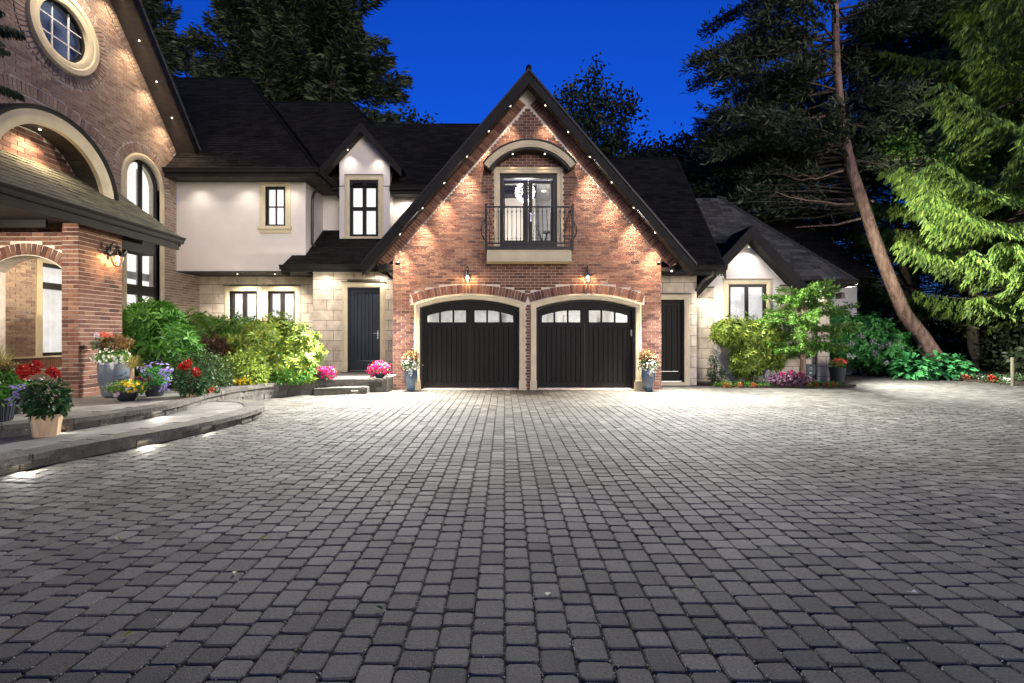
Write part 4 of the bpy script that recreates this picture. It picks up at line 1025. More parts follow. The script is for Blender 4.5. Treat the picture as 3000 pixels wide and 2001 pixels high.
r0 = (GC+.02, GA-.03); r1 = (14.32, GA-.03-GS*(14.30-GC)); dx, dz = r1[0]-r0[0], r1[1]-r0[1]; L = math.hypot(dx, dz); n_ = (-dz/L, dx/L)
so += soldiers([(r0[0]-n_[0]*.25, r0[1]-n_[1]*.25), (r1[0]-n_[0]*.25, r1[1]-n_[1]*.25)], .085, .235)
pieces('soldier_brick', fx, so, M['brick2'], hw_, .001, .020, nmax=280)
# round window
b = MB(fx); b.sweep(arc(*OC, .60, 0, 350, 35)[::-1], [(0, -.12), (0, .03), (.04, .05), (.12, .05), (.15, .075), (.25, .075), (.27, .04), (.28, 0)][::1], closed=True); b.build('stone_ring', M['trim'], house, smooth=True)
b = MB(fx); b.sweep(arc(*OC, .60, 0, 350, 35)[::-1], [(0, -.14), (-.045, -.14), (-.045, -.06), (0, -.06)], closed=True); rw = b.build('round_window', M['black'], house); rw['label'] = 'round window with white muntins high in the brick gable'
gr = .555; b = MB(fx); b.poly([(p[0], p[1], -.10) for p in arc(*OC, gr, 0, 350, 35)]); b.build('pane', M['glass'], rw)
b = MB(fx)
for t in (-.2, .2):
    c = math.sqrt(gr*gr-t*t); b.box(OC[0]+t-.012, OC[0]+t+.012, OC[1]-c, OC[1]+c, -.098, -.075); 
for t in (-.19, .19):
    c = math.sqrt(gr*gr-t*t); b.box(OC[0]-c, OC[0]+c, OC[1]+t-.011, OC[1]+t+.011, -.099, -.078)
b.build('muntins', mat('white_muntin', (.7, .68, .66)), rw)
b = MB(fx); b.poly([(p[0], p[1], -.30) for p in rect(OC[0]-.8, OC[0]+.8, OC[1]-.8, OC[1]+.8)]); b.build('room_dark', litmat('dim_room', (.30, .36, .50), .10, 2.2, .95), rw)
# tall arched window
surround(fx, [(AW[0], AW[2]), *arc(ac, AW[3], ar, 180, 0, 18), (AW[1], AW[2])], house, prof=[(0, -.12), (0, .03), (.05, .045), (.12, .045), (.17, .02), (.17, 0)])
pth = [(AW[0], AW[2]), *arc(ac, AW[3], ar, 180, 0, 18), (AW[1], AW[2])]
b = MB(fx); b.sweep(pth, [(0, -.14), (-.06, -.14), (-.06, -.06), (0, -.06)][::1], closed=True); b.box(ac-.045, ac+.045, AW[2]+.06, AW[3]+ar-.065, -.13, -.065)
zt1, zt2 = 2.50, 2.77; b.box(AW[0]+.06, ac-.046, zt1, zt2, -.128, -.067); b.box(ac+.046, AW[1]-.06, zt1, zt2, -.128, -.067)
tw = b.build('tall_window', M['black'], house); tw['label'] = 'tall arched window lit from inside'
for a, c in ((AW[0]+.061, ac-.046), (ac+.046, AW[1]-.061)):
    for z0, z1 in ((AW[2]+.061, zt1-.001), (zt2+.001, 5.55)):
        g = MB(fx); g.poly([(a, z0, -.10), (c, z0, -.10), (c, z1, -.10), (a, z1, -.10)]); g.build('pane', M['glass'], tw)
g = MB(fx); g.poly([(*p, -.10) for p in arc(ac, 5.551, ar-.06, 0, 180, 16)]); g.build('pane', M['glass'], tw)
b = MB(fx); b.poly([(AW[0]-.1, .8, -.42), (AW[1]+.4, .8, -.42), (AW[1]+.4, 6.4, -.42), (AW[0]-.1, 6.4, -.42)]); b.build('curtain', M['lit'], tw)
b = MB(fx); b.box(AW[0]-.1, AW[1]+.3, 2.95, 3.15, -.40, -.34); b.box(AW[0]+.25, AW[0]+.32, .9, 6, -.40, -.36); b.box(ac+.25, ac+.33, .9, 6, -.40, -.36); b.build('inner_trim', M['wroom'], tw)
# window under the porch
surround(fx, [(EW[0], EW[2]), (EW[0], EW[3]), (EW[1], EW[3]), (EW[1], EW[2])], house, prof=[(0, -.12), (0, .03), (.12, .03), (.12, 0)])
window(fx, EW[0], EW[1], EW[2], EW[3], 1, 2, house, d=-.07, fw=.07, mw=.14, label='porch window with a dark transom', lit='litd', bar=[EW[2]+.07, 2.48, EW[3]-.07])
b = MB(fx); b.box(EW[0]-.9, EW[1]+.13, EW[2]-.03, EW[2]-.001, 0, .04); b.build('sill', M['trim'], house)
pieces('soldier_brick', fx, [(EW[0]-.9+.084*k, EW[2]-.245, .074, .205) for k in range(26)], M['brick'], hw_, .001, .025, nmax=30)
# rake overhang
XB = -9.10
for s in (-1, 1):
    ye = GC+s*3.95
    z_e = GA-GS*3.95
    fs = side(XB)
    q = [(GC, GA+.22), (ye, z_e+.22), (ye, z_e-.12), (GC, GA-.16)]; b = MB(fs); b.prism(q[::-1] if s > 0 else q, -.03, .012); b.build('barge_board', M['fascia'], house)
    q = [(GC, GA+.25), (ye+s*.03, z_e+.22), (ye+s*.03, z_e+.13), (GC, GA+.16)]; b = MB(fs); b.prism(q[::-1] if s > 0 else q, .014, .04); b.build('barge_trim', mat('weathered_edge', (.09, .09, .09), (.05, .05, .05), nscale=12), house)
    q = [(GC, GA-.002), (ye, z_e-.002), (ye, z_e-.02), (GC, GA-.022)]; b = MB(side(X0)); b.prism(q[::-1] if s > 0 else q, .012, XB-X0-.03); b.build('soffit', M['soffit'], house)
    pts = [(XB, ye, z_e+.25), (-16, ye, z_e+.25), (-16, GC, GA+.25), (XB, GC, GA+.25)] if s > 0 else [(-16, ye, z_e+.25), (XB, ye, z_e+.25), (XB, GC, GA+.25), (-16, GC, GA+.25)]
    roof_plane(house, pts, thick=.06, shing=False)
b = MB(); b.wbox(X0-.02, XB+.02, 14.38, 14.66, 6.20, 6.23); b.wbox(-9.72, XB, 14.3, 14.75, 6.5, 6.54); b.build('eave_return', M['soffit'], house)
XM = -9.42
for px, py in ((348, 23), (408, 155), (459, 266), (504, 370)):
    Y, Z = SX(px, py, XM); Z = GA-GS*(Y-GC); soffit_light(house, (XM, Y, Z-.032), (0, -.76, -.65))
    spot((XM, Y, Z-.06), (X0+.1, Y-.1, 0), 20, 110, 1, WARM)

# ================================================================== ENTRANCE PORCH
porch = thing('entrance_porch', 'brick entrance porch with mossy shingle roof and arched hood beside the big gable', 'porch', (-8.5, 8.5, .32))
YPF = 8.45; PX0, PX1 = -7.74, -7.44; XH = -7.75; XT = -8.2
fpx = side(PX1); fpf = front(YPF); YPB = SX(358.7, 0, PX1)[0]
zs = 3.37
b = MB(); b.wbox(PX0, PX1-.011, YPF+.011, YPB-.0, .32, zs); pier = b.build('pier', M['mortar'], porch); pier['label'] = 'square brick pier carrying the porch roof'
def grid(u0, u1, v0, v1, off=0, bw=.218, hole=None):
    S = []; v = v0; i = off
    while v < v1-.02:
        x = u0-(i % 2)*bw/2
        while x < u1:
            lo, hi = max(x, u0)+.004, min(x+bw, u1)-.004
            if hole:
                for a, c in isect([(lo, hi)], isect(hole(v+.006), hole(min(v+bh, v1)-.006))):
                    if c-a > .025: S.append((a, v+.005, c-a, min(bh, v1-v)-.01))
            elif hi-lo > .025: S.append((lo, v+.005, hi-lo, min(bh, v1-v)-.01))
            x += bw
        v += bh; i += 1
    return S
fpx2 = side(PX1-.011); fpf2 = front(YPF+.011)
pieces('brick', fpx2, grid(YPF+.012, YPB, .32, zs), M['brick'], pier, .001, .011, nmax=230)
pieces('brick', fpf2, grid(PX0, PX1-.001, .32, zs, 1), M['brick'], pier, .001, .011, nmax=70)
# arched side wall facing the drive
yw = YPF+.07; fw_ = front(yw); ax0, ax1, asp, acr = -9.10, PX0-.001, UZ(793, yw), UZ(748, yw)
ao = [(ax0, .32), *seg_arch(ax0, ax1, asp, acr), (ax1, .32)]
outr = [(X0+.002, .32), (ax0, .32)]+seg_arch(ax0, ax1, asp, acr)+[(ax1, zs), (X0+.002, zs)]
outr = [(X0+.002, .32), (ax0, .32)]+seg_arch(ax0, ax1-.02, asp, acr)[:]+[(ax1-.0, asp), (ax1, zs), (X0+.002, zs)]
b = MB(fw_); b.prism(outr, -.3, 0); aw_ = b.build('arch_wall', M['mortar'], porch)
sa = seg_arch(ax0-.0, ax1-.0, asp+.01, acr+.01, 16); top_ = offs(sa, .205)
blk1 = [(ax0, 0.0), *sa, (ax1, 0.0)]; ring2 = sa+top_[::-1]
def a_iv(v):
    base = [(X0+.002, ax1)]; blk = scan([blk1], v)+scan([ring2], v); out = []
    for a, c in base:
        cur = a
        for p, q in sorted(blk):
            if q <= cur or p >= c: continue
            if p > cur: out.append((cur, p))
            cur = max(cur, q)
        if cur < c: out.append((cur, c))
    return out
pieces('brick', fw_, grid(X0+.002, ax1, .32, zs, 0, hole=a_iv), M['brick'], aw_, .001, .010, nmax=200)
pieces('soldier_brick', fw_, [p for p in soldiers(sa, .082, .205)], M['brick'], aw_, .001, .016, nmax=60)
# porch roof
XE = -6.90; ZE = 3.50; PS = .72; YV = 10.29; YN = 5.0
def zr(x): return ZE+PS*(XE-x)
roof_plane(porch, [(XE, YN, ZE), (XE, YV, ZE), (X0+.02, YV, zr(X0+.02)), (X0+.02, YN, zr(X0+.02))], m='shingle_m', eh=.15, sw=.24, thick=.05, nmax=300, name='porch_roof', t=.02)
b = MB(side(XE-.02)); q = [(YN, ZE-.03), (YV, ZE-.03), (YV, ZE-.27), (YN, ZE-.27)]; b.prism(q[::-1], -.03, 0); b.build('fascia', M['fascia'], porch)
fv = Fr((0, YV, 0), (-1, 0, 0), (0, 0, 1), (0, 1, 0)); b = MB(fv); q = [(-XE, ZE-.0), (-X0-.1, zr(X0+.1)-.0), (-X0-.1, zr(X0+.1)-.2), (-XE, ZE-.2)]; b.prism(q[::-1], -.01, .02); b.build('verge_board', M['fascia'], porch)
gutter(porch, (XE-.018, YN, ZE-.01), (XE-.018, YV+.04, ZE-.01), (1, 0, 0))
b = MB(); 
for k in range(34):
    y = YN+.02+k*.155
    if y > YPF-.16 and y < YPF+.4 and False: continue
    b2 = MB(); b2.wbox(X0+.02, XE-.06, y, min(y+.149, YV-.03), zs+.002, zs+.022)
    if y < YPF: b2.build('ceiling_board', M['soffit'], porch)
    else: b.wbox(X0+.02, XE-.06, y, min(y+.149, YV-.03), zs+.002, zs+.022)
b.build('ceiling_boards', M['soffit'], porch, kind='stuff')
b = MB(); b.wbox(PX0, PX1, YPB+.002, YV-.02, zs-.27, zs); b.build('eave_beam', M['fascia'], porch); b = MB(); b.wbox(X0+.03, PX0-.01, YPF-.28, YPF-.24, zs-.0-.13, zs+.0); b.build('eave_beam', M['fascia'], porch)
b = MB(); b.tube([(PX1-.08, YPB+.02, 3.02), (PX1-.08, YPB+.10, 2.98), (PX1-.08, YPB+.15, 3.06), (PX1-.08, YPB+.16, 3.10)], .05, 8); b.build('scroll_bracket', M['bronze'], porch)
# arched hood on the porch roof
HC = (8.34, 3.94); Ro, Ri = 1.258, 1.033; fhx = side(XH); ftx = side(XT)
a0 = 7; ho = arc(*HC, Ro, 180-a0+6, a0, 32)
b = MB(fhx); b.sweep(ho, [(.0, -1.7), (.0, .03), (.045, .05), (.075, .05), (.075, -1.7)]); b.build('hood_roof', M['fascia'], porch, smooth=True)
b = MB(fhx); b.sweep(arc(*HC, Ri, 180-a0, a0, 32), [(.0, -.08), (.0, .0), (.05, .012), (.10, .03), (.16, .035), (.20, .02), (.224, .02), (.224, -.08)]); b.build('hood_stone', M['trim'], porch, smooth=True)
nb_ = 17; an = [180-a0+(2*a0-180)*i/nb_ for i in range(nb_+1)]
for i in range(nb_):
    q = MB(fhx); A = arc(*HC, Ri+.005, an[i]-.15, an[i+1]+.15, 1); B2 = arc(*HC, Ri+.03, an[i]-.15, an[i+1]+.15, 1)
    q.prism([A[1], A[0], B2[0], B2[1]][::-1], -(XH-XT)+.0, -.082); q.build('soffit_board', M['soffit'], porch)
tp = arc(*HC, Ri+.0, 0, 180, 28); b = MB(ftx); b.prism([(HC[0]-Ri, 3.6), (HC[0]+Ri, 3.6)]+tp, -.2, 0); tym = b.build('tympanum', M['mortar'], porch)
tri = [(HC[0]-Ri, 3.6), (HC[0]+Ri, 3.6)]+tp
pieces('brick', ftx, [p for p in lay([tri], 4.35, HC[1]+Ri, .235, .085, .010, minw=.02)], M['brick'], tym, .001, .010, nmax=120)
Yh, Zh = SX(117, 361, -7.98); soffit_light(porch, (-7.98, Yh, HC[1]+math.sqrt(max(.01, (Ri-.0)**2-(Yh-HC[0])**2))-.02)); spot((-7.98, Yh, 4.80), (-8.1, Yh-.1, 4.0), 14, 165, 1, (1, .76, .52))
lantern((PX1+.002, SX(318, 0, PX1)[0], SX(318, 742, PX1)[1]), (1, 0, 0), 'glass lantern with two glowing candle bulbs on the side of the porch pier', 16)
spot((-8.9, 9.5, 3.33), (-9.2, 9.9, 0), 22, 150, 1, WARM); spot((-7.2, 7.6, 3.33), (-6.6, 7.2, 0), 18, 150, 1, WARM)

# ================================================================== RIGHT WING AND COTTAGE
ann = thing('garage_annex', 'narrow limestone bay with a black side door right of the garage', 'house wing', (4.8, 13.8, 0))
YA = 13.80; fa = front(YA); AX1 = UX(2041, YA); ad0, ad1, az1 = XR-.25, UX(2004, YA), UZ(878, YA)
stone_wall(ann, fa, rect(XR+.002, AX1, 0, 3.15), 0, 3.15, [rect(XR+.002, ad1, 0.0, az1)], 80, zbase=-.1)
surround(fa, [(ad0, 0), (ad0, az1), (ad1, az1), (ad1, 0)], ann, prof=[(0, -.14), (0, .03), (.05, .045), (.10, .045), (.13, .03), (.15, .03), (.15, 0)])
b = MB(fa); b.box(XR+.01, ad1+.17, az1+.155, az1+.17, 0, .07); b.build('drip_ledge', M['black'], ann)
b = MB(fa); b.box(ad1-.005, ad1+.15, 0, .24, 0, .07); b.build('surround_plinth', M['trim'], ann)
plank_door(fa, ad0+.01, ad1, .10, az1, ann, 'black plank side door beside the garage corner', name='side_door', m='door')
b = MB(fa); b.box(XR+.003, ad1, 0, .085, -.1, .06); b.build('door_sill', M['trim'], ann)
ZQ = 3.34; YQ = 13.3
VXr = 6.05
roof_plane(ann, [(2.1, YQ, ZQ), (VXr, YQ, ZQ), (VXr, 16.97, ZQ+SR*3.67), (2.1, 16.97, ZQ+SR*3.67)], thick=.08)
b = MB(); b.tube([(2.1, 16.97, ZQ+SR*3.67+.03), (VXr, 16.97, ZQ+SR*3.67+.03)], .05, 5); b.build('ridge_cap', M['shingle'], ann)
b = MB(side(VXr)); q = [(YQ-.03, ZQ-.03), (17.0, ZQ+SR*3.7-.0), (17.0, ZQ+SR*3.7-.28), (YQ-.03, ZQ-.40)]; b.prism(q[::-1], -.0, .035); b.build('barge_board', M['fascia'], ann)
b = MB(); b.wbox(XC+HW-.4, VXr, YQ-.03, YQ-.001, ZQ-.24, ZQ-.02); b.wbox(XC+HW-.4, VXr-.0, YQ+.001, YA, ZQ-.22, ZQ-.19); b.build('fascia', M['fascia'], ann)
gutter(ann, (XC+HW-.3, YQ-.032, ZQ-.01), (VXr+.03, YQ-.032, ZQ-.01), (0, -1, 0))
pipe([(5.72, 13.26, 3.2), (5.72, 13.3, 3.08), (5.55, 13.5, 2.95), (5.47, 13.8, 2.7), (5.47, 13.95, 2.6)], ann, .04)
b = MB(); b.wbox(AX1-.3, AX1, YA+.302, 14.4, 0, 3.2); b.build('return_wall', M['stucco'], ann)
b = MB(side(VXr-.06)); b.prism([(YQ+.3, ZQ+.15), (16.9, ZQ+.15), (16.9, ZQ+SR*3.5)], -.2, 0); b.build('gable_end', M['stucco'], ann)

cot = thing('cottage_wing', 'small cream gabled cottage wing with grey shingle roof at the right', 'house wing', (7.2, 14.4, 0))
YC = 14.4; fc = front(YC); CXc = 7.17; cz = 4.24; CS = 1.08; cx0, cx1 = AX1+.0, UX(2429, YC)
cw = (UX(2134, YC), UX(2245, YC), UZ(949, YC), UZ(833, YC))
outr = [(cx0, 0), (cx1, 0), (cx1, 2.95), (CXc+(cz-2.95)/CS, 2.95), (CXc, cz), (cx0, cz-CS*(CXc-cx0))]
b = MB(fc); b.prism(outr, -.3, 0, holes=[rect(*cw)]); b.build('stucco_wall', M['stucco'], cot)
for a, c, t in ((cx0+.01, UX(2090, YC), UZ(843, YC)), (UX(2284, YC), UX(2310, YC)+.6, UZ(835, YC)), (UX(2284, YC)+1.0, cx1, 2.6)):
    t = min(t, 2.9); stone_wall(cot, front(YC-.012), rect(a, c, .05, t), .05, t, [], 100, thick=.01, name='stone_panel', cw=.55, ch=.30, zbase=t-3.0)
    b = MB(fc); b.box(a-.01, c+.01, t+.002, t+.03, 0, .05); b.build('panel_cap', M['black'], cot)
a_, c_ = UX(2310, YC)+.6, UX(2284, YC)+1.0
stone_wall(cot, front(YC-.012), rect(cx0+.02, cx1, .05, .31), .05, .31, [], 0, thick=.008, name='plinth', cw=.55, ch=.27, zbase=.05) if False else None
a_, c_, e_, f_ = cw
surround(fc, [(a_, e_), (a_, f_), (c_, f_), (c_, e_)], cot, prof=[(0, -.1), (0, .03), (.05, .045), (.10, .045), (.14, .03), (.14, 0)])
b = MB(fc); b.box(a_-.17, c_+.17, f_+.145, f_+.16, 0, .06); b.build('drip_ledge', M['black'], cot)
window(fc, a_, c_, e_, f_, 2, 1, cot, d=-.06, fw=.075, mw=.10, label='two-pane cottage window behind the yellow-green shrub', lit='litd')
b = MB(); b.wbox(cx1-.25, cx1, YC+.302, 24, 0, 2.95); b.build('side_wall', M['stucco'], cot)
YC2 = 14.0; fcf = front(YC2); ZC = 4.60
for s, hx_ in ((-1, 1.62), (1, 1.66)):
    xe = CXc+s*hx_; ze = ZC-CS*hx_
    pts = [(xe, YC2, ze), (xe, 16.2, ze), (CXc, 16.2, ZC), (CXc, YC2, ZC)] if s > 0 else [(xe, 16.2, ze), (xe, YC2, ze), (CXc, YC2, ZC), (CXc, 16.2, ZC)]
    roof_plane(cot, pts, m='shingle', thick=.08, name='gable_roof')
    q = [(CXc, ZC-.0), (xe, ze-.0), (xe, ze-.36), (CXc, ZC-.38)]; b = MB(fcf); b.prism(q[::-1] if s > 0 else q, -.03, .012); b.build('barge_board', M['fascia'], cot)
    b = MB(fc); q = [(CXc, cz+.01), (xe, cz-CS*hx_+.01), (xe, cz-CS*hx_-.01), (CXc, cz-.01)]; b.prism(q[::-1] if s > 0 else q, .06, YC-YC2-.03); b.build('soffit', M['fascia'], cot)
ZE5 = 3.03; YE5 = 13.9
roof_plane(cot, [(8.6, YE5, ZE5), (10.07, YE5, ZE5), (7.39, 16.58, ZE5+SR*2.68), (4.6, 16.58, ZE5+SR*2.68), (4.6, 15.0, ZE5+SR*1.1), (7.3, 15.0, ZE5+SR*1.1)], m='shingle_g', eh=.15, sw=.27, thick=.05, nmax=260, name='hip_roof', t=.022)
roof_plane(cot, [(10.07, YE5, ZE5), (10.07, 19.3, ZE5), (7.39, 16.58, ZE5+SR*2.68)], m='shingle_g', eh=.15, sw=.27, thick=.05, name='hip_roof')
b = MB()
for k in range(26):
    A_, B_2 = Vector((10.07, YE5, ZE5)), Vector((7.39, 16.58, ZE5+SR*2.68)); t = k/25; p = A_.lerp(B_2, t); d_ = (B_2-A_).normalized(); v_ = d_.cross(Vector((0, 0, 1))).normalized(); n_2 = v_.cross(d_)
    b.hexa([(-.10, -.085, -.03), (.10, -.085, -.03), (.10, .085, -.03), (-.10, .085, -.03), (-.10, -.03, .045), (.10, -.03, .025), (.10, .03, .025), (-.10, .03, .045)], Fr(p+n_2*.01, d_, v_, n_2))
b.build('hip_cap', M['shingle_g'], cot, kind='stuff')
b = MB(); b.wbox(8.85, 10.07, YE5-.03, YE5-.001, ZE5-.2, ZE5-.02); b.wbox(8.85, 10.05, YE5+.001, YC, ZE5-.20, ZE5-.17); b.wbox(cx1+.001, 10.05, YC, 22, ZE5-.20, ZE5-.17); b.wbox(10.04, 10.07, YE5, 22, ZE5-.2, ZE5-.02); b.build('fascia', M['fascia'], cot)
gutter(cot, (8.85, YE5-.032, ZE5-.01), (10.1, YE5-.032, ZE5-.01), (0, -1, 0))
px_ = UX(2398, 14.2); pipe([(px_, 14.1, 2.7), (px_, 14.28, 2.55), (px_, 14.3, 2.3), (px_, 14.3, .1)], cot, .035)
# electricity meter box on the wall
mx0, mx1 = UX(2358, YC-.1), UX(2390, YC-.1); mz0, mz1 = UZ(1100, YC-.1), UZ(1067, YC-.1)
b = MB(front(YC-.012)); b.prism([(mx0+.05, mz0), (mx1-.05, mz0), (mx1, mz0+.08), (mx1, mz1), (mx0, mz1), (mx0, mz0+.08)], .0, .10); me_ = tag(b.build('meter_box', mat('meter_grey', (.05, .065, .075), rough=.5)), 'small grey meter box on the cottage wall beside the black downpipe', 'meter box')
b = MB(front(YC-.012)); b.box(mx0+.13, mx1-.13, mz0+.05, mz0+.10, .101, .105); b.box(mx0+.10, mx1-.10, mz0+.18, mz0+.19, .101, .105); b.box(mx0+.12, mx1-.12, mz0+.22, mz0+.235, .101, .105); b.build('meter_label', mat('label_white', (.6, .6, .6)), me_)
# back roof
roof_plane(cot, [(8.2, 17.2, 3.5), (13.3, 17.2, 3.5), (11.9, 19.4, 6.1), (9.6, 19.4, 6.1)], thick=.05, name='rear_roof')
roof_plane(cot, [(13.3, 17.2, 3.5), (13.3, 22, 3.5), (11.9, 19.4, 6.1)], thick=.05, name='rear_roof')
b = MB(); b.wbox(9.8, 12.9, 17.7, 21.5, 0, 3.45); b.build('rear_wall', M['stucco'], cot)
# ================================================================== FOLIAGE TOOLS
def unit(v): return v/np.maximum(np.linalg.norm(v, axis=-1, keepdims=True), 1e-9)
def leaves(C, D, Nn, L, W, droop=.0, fold=0):
    """C base points, D directions, Nn normals -> diamond leaves (n,4,3)"""
    D = unit(D); S = unit(np.cross(D, Nn)); L = np.asarray(L).reshape(-1, 1); W = np.asarray(W).reshape(-1, 1)
    mid = C+D*L*.5+unit(Nn)*L*fold; tip = C+D*L; tip = tip-np.array([0, 0, 1])*L*droop
    return np.stack([C, mid+S*W/2, tip, mid-S*W/2], 1)
def leaf_obj(name, Q, m, parent, tone=None, inv=True, kind=None):
    n = len(Q); Fq = np.arange(n*4).reshape(n, 4)
    o = npmesh(name, Q.reshape(-1, 3), Fq, m, parent, tone=NR.rand(n) if tone is None else tone, inv=inv)
    if kind: o['kind'] = kind
    return o
def rnd_dirs(n): return unit(NR.randn(n, 3))
def blob_pts(blobs, n, shell=.45, zmin=-9, lump=.2):
    """points in the outer part of a union of ellipsoids, with outward normals"""
    vol = np.array([(b[3]*b[4]*b[5])**(2/3) for b in blobs]); k = NR.choice(len(blobs), n*2, p=vol/vol.sum())
    B = np.array(blobs)[k]; d = rnd_dirs(n*2); r = (1-shell*NR.rand(n*2)**1.6)[:, None]
    lum = 1+lump*np.sin(d[:, :1]*9+B[:, :1]*7)*np.sin(d[:, 1:2]*8+B[:, 1:2]*5)*np.sin(d[:, 2:]*7+1.3)*2
    P = B[:, :3]+d*B[:, 3:6]*r*lum
    keep = P[:, 2] > zmin
    for b in blobs:
        q = ((P-np.array(b[:3]))/np.array(b[3:6])); keep &= ~((q**2).sum(1) < .30)
    P, d = P[keep][:n], d[keep][:n]; return P, unit(d/np.maximum(B[keep][:n, 3:6], .01))
def rosettes(P, Nn, k, L, W, lift=.35, jit=.25, droop=.1):
    n = len(P); a = NR.rand(n, 1)*6.28+np.arange(k)[None]*6.283/k+NR.randn(n, k)*.15
    t = unit(np.cross(Nn, rnd_dirs(n))); b = np.cross(Nn, t)
    D = t[:, None]*np.cos(a)[..., None]+b[:, None]*np.sin(a)[..., None]+Nn[:, None]*(lift+NR.randn(n, k, 1)*jit)
    C = np.repeat(P[:, None], k, 1).reshape(-1, 3); Nx = np.repeat(Nn[:, None], k, 1).reshape(-1, 3)
    return leaves(C, D.reshape(-1, 3), Nx, L*(.75+.5*NR.rand(n*k)), W*(.8+.4*NR.rand(n*k)), droop)
def shrub(name, label, cat, blobs, m, n, kind='rosette', L=.12, W=.035, k=7, base=None, group=None, stems=6, zmin=.3, shell=.45, lift=.35, m2=None, part='foliage', stemm='bark2', tonef=None):
    bx_ = np.array(blobs); loc = base or (float(bx_[:, 0].mean()), float(bx_[:, 1].mean()), zmin)
    t = thing(name, label, cat, loc, group=group)
    P, Nn = blob_pts(blobs, n, shell, zmin)
    if kind == 'rosette': Q = rosettes(P, Nn, k, L, W, lift)
    elif kind == 'loose': Q = leaves(P, Nn*.6+rnd_dirs(len(P)), rnd_dirs(len(P))+Nn, L*(.7+.6*NR.rand(len(P))), W*(.7+.6*NR.rand(len(P))), .15)
    elif kind == 'droopy':
        D = Nn*np.array([1, 1, .2])+np.array([0, 0, -.75])+NR.randn(len(P), 3)*.3; Q = leaves(P, D, rnd_dirs(len(P))+Nn, L*(.7+.6*NR.rand(len(P))), W*(.7+.6*NR.rand(len(P))), 0)
    leaf_obj(part, Q, L_[m], t, tone=None)
    if stems:
        b = MB()
        for i in range(stems):
            q = blobs[i % len(blobs)]; a = R.random()*6.28; s = (loc[0]+R.uniform(-.12, .12), loc[1]+R.uniform(-.12, .12), loc[2]-.05)
            e = (q[0]+q[3]*.5*math.cos(a), q[1]+q[4]*.5*math.sin(a), q[2]+q[5]*R.uniform(-.1, .5)); mid_ = ((s[0]*.6+e[0]*.4), (s[1]*.6+e[1]*.4), s[2]+(e[2]-s[2])*.55)
            b.tube([s, mid_, e], [.022, .015, .006], 5)
        b.build('stems', M[stemm], t)
    return t
def flowers(parent, P, m, s=.03, petals=5, name='flowers', up=(0, -.5, .7)):
    n = len(P); Nn = unit(np.array(up)+NR.randn(n, 3)*.45)
    Q = rosettes(P, Nn, petals, s, s*.8, .15, .15, 0); return leaf_obj(name, Q, L_[m], parent, kind='stuff')
def heads(parent, C, m, r, n, s, name='blooms'):
    """round flower heads: C list of centres"""
    for c in C:
        d = rnd_dirs(n); P = np.array(c)+d*r*(.25+.75*NR.rand(n, 1)); Q = leaves(P, d+rnd_dirs(n)*.7, rnd_dirs(n), np.full(n, s), np.full(n, s*.8)); leaf_obj(name, Q, L_[m], parent, kind='stuff')
def spikes(parent, c, n, L, W, m, name='blades', arch=.8, spread=1.0):
    V, Fq = [], []; T = []
    for i in range(n):
        a = R.random()*6.283; el = R.uniform(.25, 1.45); d = Vector((math.cos(a)*math.cos(el)*spread, math.sin(a)*math.cos(el)*spread, math.sin(el))); l = L*R.uniform(.7, 1.1)
        s = d.cross(Vector((0, 0, 1))).normalized(); p = Vector(c); b0 = len(V); t = R.random()
        for k in range(5):
            w = W*(1-k/4)*.5+.0006; V += [tuple(p-s*w), tuple(p+s*w)]
            p = p+d*l/4; d = (d+Vector((0, 0, -arch*.28*(k+1)*.5))).normalized()
            if k < 4: Fq.append([b0+2*k, b0+2*k+1, b0+2*k+3, b0+2*k+2]); T.append(t)
    return npmesh(name, V, np.array(Fq), L_[m], parent, tone=T)
def limb(b, p0, p1, r0, r1, sag=0, n=4, side=5, wob=.06):
    p0, p1 = Vector(p0), Vector(p1); pts = []; rr = []; L = (p1-p0).length
    for i in range(n+1):
        t = i/n; p = p0.lerp(p1, t)+Vector((R.gauss(0, wob*L*.3), R.gauss(0, wob*L*.3), -sag*math.sin(math.pi*t)*L+R.gauss(0, wob*L*.2)))*(1 if 0 < i < n else 0)
        pts.append(p); rr.append(r0+(r1-r0)*t)
    b.tube(pts, rr, side); return pts

